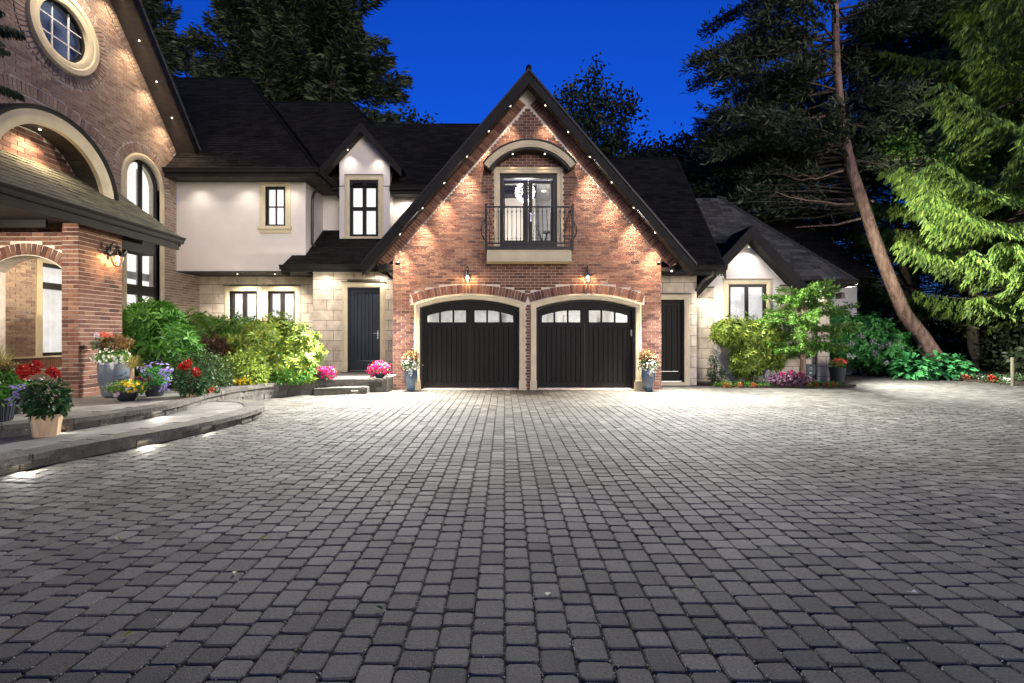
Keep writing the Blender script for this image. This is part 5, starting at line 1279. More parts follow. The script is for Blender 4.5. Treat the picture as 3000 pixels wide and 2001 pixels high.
# ================================================================== TREES
def conifer(name, label, base, height, R0, m, z0=2., whorls=26, per=7, leafn=26, L=.5, W=.14, droop=-.18, lean=(0, 0), group=None, power=.8, hang=False, trunk_r=.35, bark='bark2', irr=.35, fan=1.0, leafs=1.0, dens=None, seed=0):
    rs = np.random.RandomState(seed+3); t = thing(name, label, 'tree', base, group=group); b = MB(); X, Y, Z = base
    def tr(z): f = (z-Z)/height; return np.array([X+lean[0]*f*height, Y+lean[1]*f*height, z])
    b.tube([tuple(tr(Z+height*i/8)) for i in range(9)], [trunk_r*(1-i/8.3) for i in range(9)], 9); 
    Cs, Ds, Ns, Ls = [], [], [], []
    for w_ in range(whorls):
        f = w_/whorls; z = Z+z0+(height-z0)*f
        for k in range(per):
            if rs.rand() < .12: continue
            a = rs.rand()*6.283; ln = R0*(1-f)**power*(1+rs.uniform(-irr, irr))+.25; st = tr(z+rs.uniform(-.3, .3))
            el = droop*(1-f)+.25*f+rs.uniform(-.1, .1); d = np.array([math.cos(a)*math.cos(el), math.sin(a)*math.cos(el), math.sin(el)])
            end = st+d*ln+np.array([0, 0, .10*ln*rs.rand()]); b.tube([tuple(st), tuple((st+end)/2-np.array([0, 0, .03*ln])), tuple(end)], [.05*trunk_r*3*(1-f)+.012, .02, .006], 4, cap=False)
            n = max(6, int(leafn*ln/R0*(1.4 if hang else 1)*leafs)); u = rs.rand(n)**.75; u = .12+.9*u
            sp = st+(end-st)*u[:, None]; sag = np.zeros((n, 3)); sag[:, 2] = -.05*ln*np.sin(u*3.14)
            side_ = np.cross(d, [0, 0, 1.]); side_ /= np.linalg.norm(side_); sg = rs.choice([-1, 1], n)
            wd = (.30*ln*(1.15-u)*fan)[:, None]*rs.rand(n, 1)
            if hang:
                C = sp+sag+side_*sg[:, None]*wd*.8; D = np.stack([d[0]*.25+rs.randn(n)*.16, d[1]*.25+rs.randn(n)*.16, -1+rs.rand(n)*.5], 1)
                N_ = rs.randn(n, 3)*np.array([1, 1, .2]); Lx = L*(.5+rs.rand(n)*.9)*(1-.3*u)
            else:
                C = sp+sag+side_*sg[:, None]*wd; C[:, 2] += rs.randn(n)*.06*ln*.6
                D = d*.9+side_*sg[:, None]*(.6+.5*rs.rand(n, 1))+rs.randn(n, 3)*.3+np.array([0, 0, -.15]); N_ = np.array([0, 0, 1.])+rs.randn(n, 3)*.7; Lx = L*(.6+.8*rs.rand(n))
            Cs.append(C); Ds.append(D); Ns.append(N_); Ls.append(Lx)
    b.build('trunk', M[bark], t)
    C, D, N_, Lx = map(np.concatenate, (Cs, Ds, Ns, Ls)); Q = leaves(C, D, N_, Lx, Lx*W/L*(.7+.6*rs.rand(len(C))), 0)
    leaf_obj('crown', Q, L_[m], t, tone=rs.rand(len(Q))); return t, len(Q)
def broadleaf(name, label, base, blobs, m, n, L=.16, W=.11, trunk_r=.2, group=None, clump=9, spread=.35, bark='bark2'):
    t = thing(name, label, 'tree', base, group=group); b = MB(); top = max(q[2] for q in blobs)
    fork = (base[0]+R.uniform(-.3, .3), base[1], base[2]+(top-base[2])*.45); limb(b, base, fork, trunk_r, trunk_r*.7, n=4, side=8, wob=.03)
    for q in blobs:
        limb(b, fork, q[:3], trunk_r*.45, .03, n=4, side=5)
        for _ in range(4):
            d = rnd_dirs(1)[0]; limb(b, q[:3], (q[0]+d[0]*q[3]*.9, q[1]+d[1]*q[4]*.9, q[2]+abs(d[2])*q[5]*.9), .03, .006, n=3, side=4)
    b.build('trunk', M[bark], t)
    P, Nn = blob_pts(blobs, n//clump, .8, base[2]+.5, .25); k = clump
    C = np.repeat(P, k, 0)+NR.randn(len(P)*k, 3)*spread; Q = leaves(C, rnd_dirs(len(C))+np.array([0, 0, -.3]), rnd_dirs(len(C)), L*(.6+.8*NR.rand(len(C))), W*(.6+.8*NR.rand(len(C))))
    leaf_obj('crown', Q, L_[m], t); return t
tot = 0
# behind the house, left
t, n = conifer('fir_tree', 'tall dark fir behind the ridge beside the left brick gable', (-21.5, 27, 0), 30, 5.6, 'dark', z0=4, whorls=36, per=11, leafn=900, L=.34, W=.068, droop=-.12, irr=.42, fan=.75, seed=1, power=.7); tot += n
t, n = conifer('fir_tree', 'broad dark fir in the middle behind the hipped roofs', (-10.9, 27, 0), 31, 5.9, 'dark', z0=4, whorls=40, per=12, leafn=1250, L=.34, W=.07, droop=-.06, irr=.40, fan=.8, seed=5, power=.62); tot += n
t, n = conifer('cypress_tree', 'small grey-green conifer top just over the ridge of the hipped roofs', (-10.6, 21.6, 4), 9.6, 1.3, 'ever', z0=1, whorls=26, per=8, leafn=26, L=.35, W=.12, droop=.5, irr=.25, seed=9, trunk_r=.12); tot += n
t, n = conifer('cypress_tree', 'rounded grey-green conifer behind the ridge left of the dormer', (-7.9, 22, 4), 10.2, 1.9, 'ever', z0=1, whorls=26, per=9, leafn=30, L=.4, W=.13, droop=.4, irr=.3, seed=10, trunk_r=.14); tot += n
broadleaf('oak_tree', 'low dark round tree between the broad fir and the garage gable', (-5.6, 24, 0), [(-6.0, 24, 11.2, 1.3, 1.2, .9), (-4.6, 24, 11.4, .8, .8, .6), (-7.2, 24, 10.9, 1, 1, 1)], 'decid', 5000, L=.24, W=.16)
# behind the garage, right: thin broadleaf against the sky
broadleaf('birch_tree', 'thin dark tree against the sky right of the garage gable', (4.2, 23, 0),
          [(3.6, 23, 12.3, 1.1, 1, 1.1), (4.9, 23, 11.4, 1.0, 1, 1.5), (3.3, 23, 10.4, 1.6, 1.2, 1.2), (5.4, 23, 9.6, 1.4, 1.2, 1.2), (4.3, 23, 13.7, .25, .3, .8), (5.9, 23, 12.3, .25, .3, .7), (4.2, 23, 9.0, 2, 1.4, 1.2), (6.4, 23, 8.6, 1.2, 1.2, 1.0)], 'decid', 9500, L=.2, W=.14, spread=.2)
broadleaf('hedge_tree', 'low ragged tree line over the dark roof right of the garage', (9.2, 25, 0),
          [(7.6, 25, 10.2, 1.2, 1, .8), (9.2, 25, 10.9, .5, .7, .9), (10.4, 25, 10.2, 1.1, 1, 1.0), (8.2, 25, 11.2, .2, .3, .5), (8.6, 25, 8.7, 1.8, 1, .9), (11.6, 25, 8.8, 1.1, 1, 1.2), (10.4, 25, 7.9, 2.4, 1.2, 1.4), (12.4, 25, 7.4, 1.6, 1.2, 1.6)], 'decid', 15000, L=.24, W=.17, spread=.26)
# leaning pine
pb = (15.1, 17.0, 0)
pine = thing('leaning_pine', 'tall pine with a bare reddish trunk leaning left over the cottage', 'tree', pb)
trk = [(2737, 1052), (2700, 985), (2650, 918), (2615, 835), (2581, 750), (2556, 680), (2535, 612), (2497, 505), (2466, 375), (2450, 200), (2446, 0), (2450, -300), (2455, -560)]
Yt = 17.0; TP = [Vector((UX(x, Yt), Yt, UZ(y, Yt))) for x, y in trk]; rr = [.31, .24, .215, .20, .19, .18, .175, .165, .15, .13, .10, .07, .03]
b = MB(); b.tube(TP, rr, 14)
for px, py, ex, ey in ((2500, 597, 2290, 575), (2520, 640, 2400, 660), (2470, 500, 2330, 520), (2465, 420, 2320, 430), (2500, 520, 2590, 470), (2560, 590, 2480, 560), (2463, 330, 2300, 360)):
    X, Z = U(px, py, Yt); E = (UX(ex, Yt-R.uniform(-1, 1.5)), Yt-R.uniform(-1, 1.5), UZ(ey, Yt)); pts = limb(b, (X, Yt, Z), E, .05, .012, sag=.04, n=5)
    for q in pts[2:]: limb(b, q, (q.x+R.uniform(-.8, .2), q.y+R.uniform(-.6, .6), q.z+R.uniform(-.4, .3)), .014, .004, n=3, side=4)
b.build('trunk', M['bark'], pine, smooth=True)
# crown layers: boughs given by their tip in the frame of the tree
Cs, Ds, Ns = [], [], []; bb = MB()
def bough(sp, ep, n, thick, L):
    sp, ep = np.array(sp), np.array(ep); u = .25+.8*NR.rand(n)**.8; ax = ep-sp; ln = np.linalg.norm(ax)
    P_ = sp+ax*u[:, None]; P_[:, 2] += .05*ln*np.sin(u*3)+NR.randn(n)*thick*.5; P_[:, 0] += NR.randn(n)*thick*.5; P_[:, 1] += NR.randn(n)*thick*1.0
    Cs.append(P_); Ds.append(rnd_dirs(n)+unit(ax[None])*.9+np.array([0, 0, .25])); Ns.append(rnd_dirs(n)); limb(bb, sp, ep, .045, .01, sag=-.02, n=4, side=4)
rs = random.Random(4)
for i in range(118):
    z = 7.2+rs.random()*14.5; f = (z-7.2)/14.5; tx = np.interp(z, [p.z for p in TP], [p.x for p in TP])
    left = rs.random() < .62; rl = (5.1-2.7*f) if left else (3.2-1.2*f); rl *= rs.uniform(.55, 1.1)
    a = rs.uniform(-.9, .9); dx = (-1 if left else 1)*rl*math.cos(a); dy = rl*math.sin(a)*1.1
    bough((tx, Yt, z), (tx+dx, Yt+dy, z+rs.uniform(-.9, .55)), int(900*rl/4), .24, .3)
for i in range(26):
    z = 5.8+rs.random()*2.5; tx = np.interp(z, [p.z for p in TP], [p.x for p in TP]); rl = rs.uniform(2, 4.6); bough((tx, Yt+.3, z), (tx-rl, Yt+rs.uniform(.5, 3), z+rs.uniform(-.4, .6)), 170, .2, .3)
bb.build('boughs', M['bark2'], pine)
C, D, N_ = map(np.concatenate, (Cs, Ds, Ns)); Q = leaves(C, D, N_, .26*(.6+.8*NR.rand(len(C))), .055*(.7+.6*NR.rand(len(C)))); leaf_obj('crown', Q, L_['pine'], pine); tot += len(Q)
# the hanging spruce at the right edge
def spruce():
    X, Y, Z = 18.2, 16.2, 0; t = thing('hanging_spruce', 'large spruce with bright drooping green boughs at the right edge', 'tree', (X, Y, Z)); b = MB()
    b.tube([(X, Y, 0), (X+.1, Y, 8), (X, Y, 20)], [.45, .32, .05], 10)
    Cs, Ds, Ns, Ls = [], [], [], []; r = random.Random(21); n_b = 0
    for i in range(240):
        z = 2.6+18*(i/240)**1.1; f = (z-2.6)/18; a = r.random()*6.283; ln = (6.9-4.2*f)*r.uniform(.55, 1.08)
        if z < 4.4: ln *= .66
        d = Vector((math.cos(a), math.sin(a), -.10+.25*f)); s = Vector((X, Y, z)); N = 9; pts = [s+d*ln*k/N+Vector((0, 0, -.055*ln*math.sin(k/N*3.1)*1.2+.09*ln*(k/N)**3)) for k in range(N+1)]
        b.tube([tuple(p) for p in pts], [.05*(1-k/N)+.006 for k in range(N+1)], 4, cap=False)
        P_ = np.array([tuple(p) for p in pts]); side_ = np.array([-math.sin(a), math.cos(a), 0.])
        # secondary twigs, alternate, drooping, each with needle sprays
        m_ = int(28*ln/5)+6
        for k in range(m_):
            u = .18+.82*(k+r.random())/m_; q = P_[0]*0+np.array([np.interp(u*N, range(N+1), P_[:, j]) for j in range(3)]); sg = 1 if k % 2 else -1
            tl = (.26*ln*(1.12-u)+.18)*r.uniform(.7, 1.2); tw = side_*sg*(.85)+np.array(d)*.75; tw /= np.linalg.norm(tw); nn = 15
            v = np.linspace(.05, 1, nn)+NR.rand(nn)*.06; base_ = q+tw*(v*tl)[:, None]; base_[:, 2] -= .45*tl*v**1.6
            kk = 6; C = np.repeat(base_, kk, 0)+NR.randn(nn*kk, 3)*.03
            D = np.tile(tw*.5, (nn*kk, 1))+NR.randn(nn*kk, 3)*.22+np.array([0, 0, -1.0])*(.7+.6*NR.rand(nn*kk, 1)); Cs.append(C); Ds.append(D); Ns.append(rnd_dirs(nn*kk)*np.array([1, 1, .6])); Ls.append((.11+.17*NR.rand(nn*kk)))
    b.build('trunk', M['bark2'], t)
    C, D, N_, Lx = map(np.concatenate, (Cs, Ds, Ns, Ls)); Q = leaves(C, D, N_, Lx, Lx*.15+.006); leaf_obj('crown', Q, L_['spruce'], t); return len(Q)
tot += spruce()
# dark wood behind
wood = [(13.8, 21.5, 12.5, 3.0), (18.2, 27.5, 18, 4.4), (11.5, 24, 15, 3.6), (15.5, 27, 17, 4.2), (19.5, 23, 18, 4.2), (24.5, 25, 19, 4.6), (29.5, 24, 18, 4.6), (21.5, 18.8, 15, 3.2), (8.9, 31, 13, 3.4), (35, 26, 18, 5)]
wl = ['dark conifer in the wood filling the gap right of the cottage roof', 'dark conifer in the wood seen between the pine trunk and its dead boughs', 'dark conifer in the wood just behind the cottage ridge', 'dark conifer in the wood left of the leaning trunk', 'tall dark conifer in the wood behind the leaning trunk', 'dark conifer deep in the wood behind the hanging spruce', 'dark conifer deep in the wood near the right edge', 'dark conifer behind the hostas beneath the hanging spruce', 'most distant dark conifer over the annex roof', 'dark conifer at the far right of the wood']
for i, ((x, y, h, r_), lab) in enumerate(zip(wood, wl)):
    t, n = conifer('wood_conifer', lab, (x, y, 0), h, r_, 'dark', z0=.3, whorls=28, per=9, leafn=190, L=.30, W=.06, droop=-.1, seed=30+i, group='dark conifers of the wood', power=.6, irr=.3, trunk_r=.25); tot += n
broadleaf('alder_tree', 'dark broadleaf tree against the sky between the pine and the hanging spruce', (19.5, 20.5, 0), [(17.6, 20.5, 14.5, 1.8, 1.5, 2), (19.6, 20.5, 15.8, 2.2, 1.5, 2.2), (16.8, 20.5, 11.8, 1.8, 1.5, 1.8), (19, 20.5, 12.5, 2.2, 1.5, 2.2), (18, 20.5, 9.5, 2.2, 1.5, 2.0), (21.5, 20.5, 12.8, 2, 1.5, 2.6)], 'decid', 26000, L=.2, W=.14, spread=.3)
broadleaf('maple_tree', 'leafy tree with lit green leaves hanging between the pine trunk and the spruce', (17.9, 18.5, 0), [(15.3, 17.4, 7.5, 1.1, .8, 1.0), (16.3, 17.2, 6.6, 1.1, .8, .9), (15.2, 16.8, 6.2, .7, .6, .7), (16.8, 17.5, 8.1, 1.2, .8, .9), (13.9, 17.2, 8.2, .5, .5, .4)], 'hem', 9000, L=.15, W=.10, spread=.14)
b = MB()
for x0, y0, tx in ((11.6, 21, 11.2), (15.7, 20.5, 13.9), (13.0, 22, 12.7)):
    pass
for (px0, py0, px1, py1, r_, lab) in ((2552, 985, 2515, 690, .13, 'slim dark trunk behind the hydrangea'), (2720, 1000, 2640, 740, .26, 'thick dark trunk leaning behind the pine')):
    Y = 20.0; t = thing('bare_tree', lab, 'tree', (UX(px0, Y), Y, 0)); b = MB(); p0 = (UX(px0, Y)+.2, Y, 0); p1 = (UX(px1, Y), Y, UZ(py1, Y)); limb(b, p0, p1, r_, r_*.75, n=5, side=8, wob=.02)
    e = (p1[0]-.6, Y, p1[2]+4.5); limb(b, p1, e, r_*.7, .04, n=5, side=6)
    limb(b, (p1[0]*.5+p0[0]*.5, Y, p1[2]*.5), (p1[0]-1.8, Y-1, p1[2]*.95), r_*.4, .03, sag=-.1, n=5); b.build('trunk', M['bark2'], t)
    P, Nn = blob_pts([(e[0], Y, e[2], 1.3, 1.2, 1.3)], 400, .8); leaf_obj('crown', leaves(P, rnd_dirs(len(P)), rnd_dirs(len(P)), np.full(len(P), .2), np.full(len(P), .12)), L_['decid'], t)
# cedar hanging in at the upper left, near the camera
t, n = conifer('weeping_cypress', 'feathery grey-green cypress hanging in at the upper left corner', (-7.3, 4.45, 0), 10.5, 1.75, 'ever', z0=4.75, whorls=46, per=13, leafn=1150, L=.075, W=.024, droop=-.25, hang=True, seed=50, trunk_r=.12, power=.5, irr=.2, fan=1.3); tot += n
print('leaf quads', tot)

# ================================================================== LEFT PLANTING BED
def XY(px, py_unused, Y): return UX(px, Y)
shrub('laurel_shrub', 'large bright green long-leaved shrub beside the porch pier', 'shrub',
      [(UX(425, 10.4), 10.4, 1.35, .62, .6, .62), (UX(395, 10.1), 10.1, .95, .55, .5, .6), (UX(500, 10.3), 10.3, 1.15, .5, .5, .55), (UX(450, 10.2), 10.2, 1.75, .45, .45, .32), (UX(385, 10.6), 10.6, 1.7, .3, .3, .35)], 'laurel', 1050, L=.21, W=.055, k=7, lift=.5)
shrub('rhododendron', 'dark green rhododendron behind the red maple under the twin windows', 'shrub',
      [(UX(600, 13), 13, 1.35, .75, .6, .7), (UX(700, 13), 13, 1.25, .7, .6, .7), (UX(570, 12.4), 12.4, 1.0, .6, .6, .8), (UX(760, 12.8), 12.8, 1.25, .6, .6, .55)], 'rhodo', 1100, L=.17, W=.05)
shrub('rhododendron', 'big yellow-green rhododendron left of the navy door', 'shrub',
      [(UX(800, 11.9), 11.9, 1.25, .75, .65, .62), (UX(865, 11.9), 11.9, 1.0, .6, .6, .62), (UX(760, 11.7), 11.7, 1.0, .6, .6, .6), (UX(850, 11.7), 11.7, .65, .65, .5, .4), (UX(905, 12.0), 12.0, 1.0, .3, .4, .4), (UX(780, 11.6), 11.6, .6, .5, .5, .35)], 'rhodoy', 1750, L=.15, W=.042, k=7)
shrub('japanese_maple', 'low mounded russet maple in the middle of the left bed', 'shrub',
      [(UX(620, 11.6), 11.6, 1.05, .62, .5, .42), (UX(665, 11.5), 11.5, .80, .45, .45, .38), (UX(580, 11.6), 11.6, .95, .4, .4, .4)], 'maple', 5200, kind='droopy', L=.10, W=.02)
shrub('boxwood', 'low dark small-leaved shrub between the potted geranium and the maple', 'shrub',
      [(UX(560, 10.3), 10.3, .72, .55, .45, .42), (UX(620, 10.4), 10.4, .62, .45, .45, .36), (UX(505, 10.1), 10.1, .7, .4, .4, .4), (UX(590, 10), 10, .5, .6, .4, .25)], 'box', 6500, kind='loose', L=.055, W=.028)
shrub('spirea_shrub', 'small yellow-green shrub at the front of the left bed', 'shrub',
      [(UX(680, 10.9), 10.9, .62, .42, .35, .36), (UX(720, 11.0), 11.0, .72, .35, .35, .34), (UX(650, 10.8), 10.8, .5, .35, .3, .25), (UX(740, 10.8), 10.8, .5, .35, .35, .25)], 'rhodoy', 4200, kind='loose', L=.06, W=.035)
shrub('green_shrub', 'mid-green loose shrub at the end of the left bed by the magenta basket', 'shrub',
      [(UX(880, 11.6), 11.6, .55, .4, .3, .3), (UX(900, 11.7), 11.7, .62, .25, .25, .35), (UX(840, 11.3), 11.3, .45, .45, .3, .22)], 'laurel', 2600, kind='loose', L=.07, W=.03)
t = thing('pansies', 'yellow pansies at the front edge of the left bed', 'flowers', (UX(712, 10.5), 10.5, .3))
P = np.stack([UX(712, 10.55)+NR.randn(70)*.09, 10.5+NR.randn(70)*.05, .42+NR.randn(70)*.03], 1); flowers(t, P, 'yell', .035); P2, N2 = blob_pts([(UX(712, 10.55), 10.52, .36, .16, .1, .08)], 300, zmin=.28); leaf_obj('foliage', leaves(P2, rnd_dirs(len(P2)), N2, np.full(len(P2), .05), np.full(len(P2), .025)), L_['box'], t)
t = thing('begonias', 'red and orange begonias beside the beige geranium pot', 'flowers', (UX(610, 9.4), 9.4, .3))
for (px, py, mm) in ((602, 1142, 'red'), (622, 1142, 'coral'), (606, 1165, 'red')):
    X, Z = U(px, py, 9.2); heads(t, [(X, 9.2, Z)], mm, .05, 60, .035)
P2, N2 = blob_pts([(UX(612, 9.25), 9.28, .38, .18, .1, .12)], 260, zmin=.26); leaf_obj('foliage', leaves(P2, rnd_dirs(len(P2)), N2, np.full(len(P2), .06), np.full(len(P2), .035)), L_['box'], t)

# ================================================================== POTS
def pot(name, label, prof, loc, m, n=24, ribs=0, group=None, cat='flower pot'):
    t = thing(name, label, cat, loc, group=group); b = MB()
    inner = [(prof[-1][0]-.015, prof[-1][1]), (prof[-1][0]-.02, prof[-1][1]-.05)]
    b.lathe(prof+inner, n, loc); o = b.build('pot', M[m], t, smooth=True)
    if ribs:
        r_ = MB()
        for k in range(ribs):
            a = k*2*math.pi/ribs; p0, p1 = prof[1], prof[2]; f = lambda p: (loc[0]+(p[0]+.001)*math.cos(a), loc[1]+(p[0]+.001)*math.sin(a), loc[2]+p[1])
            r_.tube([f(p0), f(p1)], .004, 4)
        r_.build('ribs', M[m], t, kind='stuff')
    b = MB(); q = prof[-1]; b.lathe([(.01, q[1]-.035), (q[0]-.018, q[1]-.03)], 16, loc); b.build('soil', M['soil'], t); return t
def clump(t, c, r, m, n, L, W, kind='loose', name='foliage', zmin=-9):
    P, Nn = blob_pts([(*c, *r)], n, .6, zmin)
    if kind == 'loose': Q = leaves(P, Nn*.7+rnd_dirs(len(P)), rnd_dirs(len(P))+Nn, L*(.7+.6*NR.rand(len(P))), W*(.7+.6*NR.rand(len(P))), .15)
    else: Q = rosettes(P, Nn, 6, L, W)
    return leaf_obj(name, Q, L_[m], t)
def clump_fl(t, c, r, m, n, s, name='flowers'):
    P, Nn = blob_pts([(*c, *r)], n, .12); k = P[:, 1] < c[1]+r[1]*.4; P, Nn = P[k], Nn[k]; Q = rosettes(P+Nn*.01, Nn, 5, s, s*.8, .15, .15, 0); return leaf_obj(name, Q, L_[m], t, kind='stuff')
# tall blue vases by the garage
vprof = [(.085, 0), (.11, .04), (.155, .25), (.175, .40), (.168, .50), (.160, .55)]
for px, lab, seed in ((1203, 'tall blue glazed vase with white and bronze flowers left of the garage doors', 0), (1899, 'tall blue glazed vase with white and bronze flowers right of the garage doors', 1)):
    Y = 12.33; X = UX(px, Y); t = pot('blue_vase', lab, vprof, (X, Y, 0), 'blueglaze', group='tall blue vases flanking the garage doors')
    clump(t, (X, Y, .68), (.20, .2, .18), 'box', 700, .05, .03); clump_fl(t, (X, Y-.02, .66), (.22, .2, .18), 'white', 170, .024)
    clump(t, (X+.03*(1-2*seed), Y, .90), (.17, .15, .14), 'copper', 520, .06, .03, name='bronze_foliage'); P = np.array([(X-.16+.34*seed, Y-.1, .85)])+NR.randn(14, 3)*.02; flowers(t, P, 'coral', .03)
    P = np.stack([X+.02+NR.randn(60)*.035, Y-.17+NR.randn(60)*.01, .40+NR.rand(60)*.2], 1); flowers(t, P, 'white', .022, name='trailing_flowers')
# planter by the pier
Y = 8.62; X = UX(333, Y)
t = pot('glazed_planter', 'large mottled grey-blue planter of white flowers against the porch pier', [(.13, 0), (.17, .03), (.225, .30), (.235, .50), (.225, .62)], (X, Y, .32), 'greyglaze')
clump(t, (X, Y, 1.02), (.26, .22, .16), 'hem', 900, .05, .03); clump_fl(t, (X, Y, 1.0), (.28, .24, .2), 'white', 300, .024)
clump(t, (X+.02, Y+.02, 1.27), (.25, .2, .12), 'copper', 380, .07, .04, name='bronze_foliage'); clump(t, (X-.16, Y, 1.26), (.16, .15, .12), 'ever', 300, .07, .04, name='silver_foliage'); heads(t, [(X-.12, Y-.1, 1.43), (X-.02, Y-.08, 1.42)], 'coral', .04, 60, .03); heads(t, [(X-.22, Y-.1, 1.41)], 'pink', .035, 50, .03)
# black bowl with spike
Y = 8.12; X = UX(372, Y)
t = pot('black_bowl', 'round black bowl with yellow flowers in front of the grey-blue planter', [(.09, 0), (.12, .02), (.17, .12), (.175, .16)], (X, Y, .32), 'potblack')
clump(t, (X, Y, .54), (.28, .2, .10), 'hem', 900, .045, .028); clump_fl(t, (X+.1, Y-.05, .55), (.2, .15, .09), 'yell', 60, .035); clump_fl(t, (X-.03, Y-.03, .52), (.26, .18, .09), 'pink', 45, .03); flowers(t, np.array([(X-.01, Y-.2, .44)])+NR.randn(6, 3)*.01, 'pink', .04)
Y2 = 8.45; X2 = UX(388, Y2); sp_ = thing('spike_grass', 'yellow spiky grass with drooping blades between the planter and the bowl', 'plant', (X2, Y2, .32)); b = MB(); b.tube([(X2, Y2, .32), (X2, Y2, .86)], [.035, .025], 8); b.build('stem', M['potwood'], sp_); spikes(sp_, (X2, Y2, .84), 190, .30, .014, 'grass', arch=1.1)
# dark ribbed pot with lilac
Y = 8.75; X = UX(453, Y)
t = pot('ribbed_pot', 'dark ribbed pot spilling lilac and plum flowers in the row by the bed', [(.12, 0), (.125, .01), (.155, .15), (.165, .155), (.17, .21)], (X, Y, .32), 'potgreen', ribs=28)
clump(t, (X, Y, .66), (.24, .2, .18), 'hyd', 900, .05, .03); clump_fl(t, (X+.02, Y, .80), (.27, .2, .13), 'purp', 110, .028); clump_fl(t, (X-.16, Y-.1, .62), (.16, .08, .05), 'plum', 40, .04)
P = np.stack([X+.26+NR.randn(60)*.045, Y-.08+NR.randn(60)*.04, .42+NR.rand(60)*.42], 1); flowers(t, P, 'purp', .026, name='trailing_flowers')
# geranium, lower terrace
def beige_pot(label, px, Y, z, w, h, ph, pw, seed):
    X = UX(px, Y); t = thing('beige_pot', label, 'flower pot', (X, Y, z), group='red geraniums in beige faceted pots'); b = MB(); b.lathe([(w*.40, 0), (w*.5, h), (w*.5-.012, h), (w*.48-.012, h-.04)], 10, (X, Y, z)); b.build('pot', M['potwood'], t)
    b = MB(); b.lathe([(.01, h-.03), (w*.46, h-.025)], 12, (X, Y, z)); b.build('soil', M['soil'], t)
    b = MB()
    for k in range(9): a = R.random()*6.28; limb(b, (X+.02*math.cos(a), Y+.02*math.sin(a), z+h-.03), (X+pw*.35*math.cos(a), Y+pw*.3*math.sin(a), z+h+ph*.8), .008, .004, n=3, side=4)
    b.build('stems', M['bark2'], t)
    P, Nn = blob_pts([(X, Y, z+h+ph*.48, pw*.5, pw*.42, ph*.45), (X, Y, z+h+ph*.15, pw*.38, pw*.34, ph*.22)], 950, .75, z+h-.06); leaf_obj('foliage', leaves(P, Nn+rnd_dirs(len(P))*.7, rnd_dirs(len(P))+Nn, .075*(.7+.5*NR.rand(len(P))), .05*(.7+.5*NR.rand(len(P))), .2), L_['rose'], t)
    return t, X
t, X = beige_pot('beige pot with a big red geranium, nearest pot on the steps', 136, 6.03, .16, .32, .27, .44, .42, 0)
hd = [(X-.15, 5.9, 1.00), (X-.05, 5.93, .98), (X+.0, 5.9, 1.06), (X+.03, 5.86, 1.03), (X-.22, 5.95, .96), (X-.10, 5.85, .92), (X+.18, 5.92, .96), (X+.24, 5.9, .94), (X+.13, 5.95, .98), (X+.30, 5.92, .84), (X-.02, 5.82, .91), (X-.27, 5.95, .93)]
heads(t, hd[:9], 'red', .044, 80, .034)
P = np.stack([X-.27+NR.randn(70)*.05, 5.95+NR.randn(70)*.05, .55+NR.rand(70)*.25], 1); flowers(t, P, 'purp', .022, name='lobelia')
t, X = beige_pot('smaller beige pot with a red geranium at the corner of the left bed', 564, 8.72, .16, .26, .22, .50, .50, 1)
heads(t, [(X-.06, 8.6, .87), (X+.0, 8.58, .84), (X-.02, 8.62, .92), (X+.12, 8.62, .77), (X-.12, 8.62, .86), (X+.16, 8.6, .74)], 'red', .055, 80, .04)
# far-left pots
Y = 6.15; X = UX(-2, Y)
t = pot('ribbed_pot', 'dark ribbed pot with yellow spiky grass and green leaves at the left edge', [(.11, 0), (.12, .01), (.155, .24), (.16, .25), (.162, .27)], (X, Y, .32), 'potgreen', ribs=26)
clump(t, (X+.02, Y, .78), (.26, .2, .22), 'laurel', 1500, .05, .035); clump(t, (X+.05, Y, .98), (.2, .15, .08), 'copper', 300, .05, .03, name='bronze_foliage'); spikes(t, (X-.02, Y, .95), 170, .42, .013, 'grass', arch=.8)
Y = 6.75; X = UX(42, Y); t = pot('brown_pot', 'small brown pot behind the left ribbed pot', [(.07, 0), (.12, .22), (.125, .25)], (X, Y, .32), 'soil'); clump(t, (X, Y, .66), (.13, .12, .1), 'hem', 250, .05, .03)
# magenta baskets
for px, Y, z, lab, hook, mm in ((942, 11.75, .335, 'magenta hanging basket with its hook up, set down left of the navy door', True, 'mag'), (1113, 12.3, .335, 'magenta and purple flower basket set down right of the navy door', False, 'mag')):
    X = UX(px, Y); t = pot('flower_basket', lab, [(.07, 0), (.11, .04), (.135, .13)], (X, Y, z), 'potblack', group='magenta flower baskets on the landing')
    bl = [(X-.17, Y, z+.18, .16, .13, .11), (X+.16, Y, z+.17, .19, .13, .15), (X, Y, z+.24, .16, .13, .09)] if hook else [(X, Y, z+.24, .27, .16, .17), (X-.16, Y, z+.18, .14, .12, .14)]
    P, Nn = blob_pts(bl, 560, .3); leaf_obj('foliage', leaves(P, rnd_dirs(len(P)), Nn, np.full(len(P), .04), np.full(len(P), .025)), L_['hyd'], t)
    P, Nn = blob_pts(bl, 520, .15); leaf_obj('flowers', rosettes(P, Nn, 5, .032, .028, .2, .15, 0), L_[mm], t)
    if hook:
        b = MB(); top = (X-.02, Y, z+.50)
        for a in (.3, 2.4, 4.5): b.tube([(X+.12*math.cos(a), Y+.12*math.sin(a), z+.13), top], .003, 4)
        b.tube([top, (X-.02, Y, z+.55), (X+.02, Y, z+.58), (X+.015, Y, z+.625), (X-.025, Y, z+.635), (X-.05, Y, z+.61)], .008, 6); b.build('hanger', M['potblack'], t)
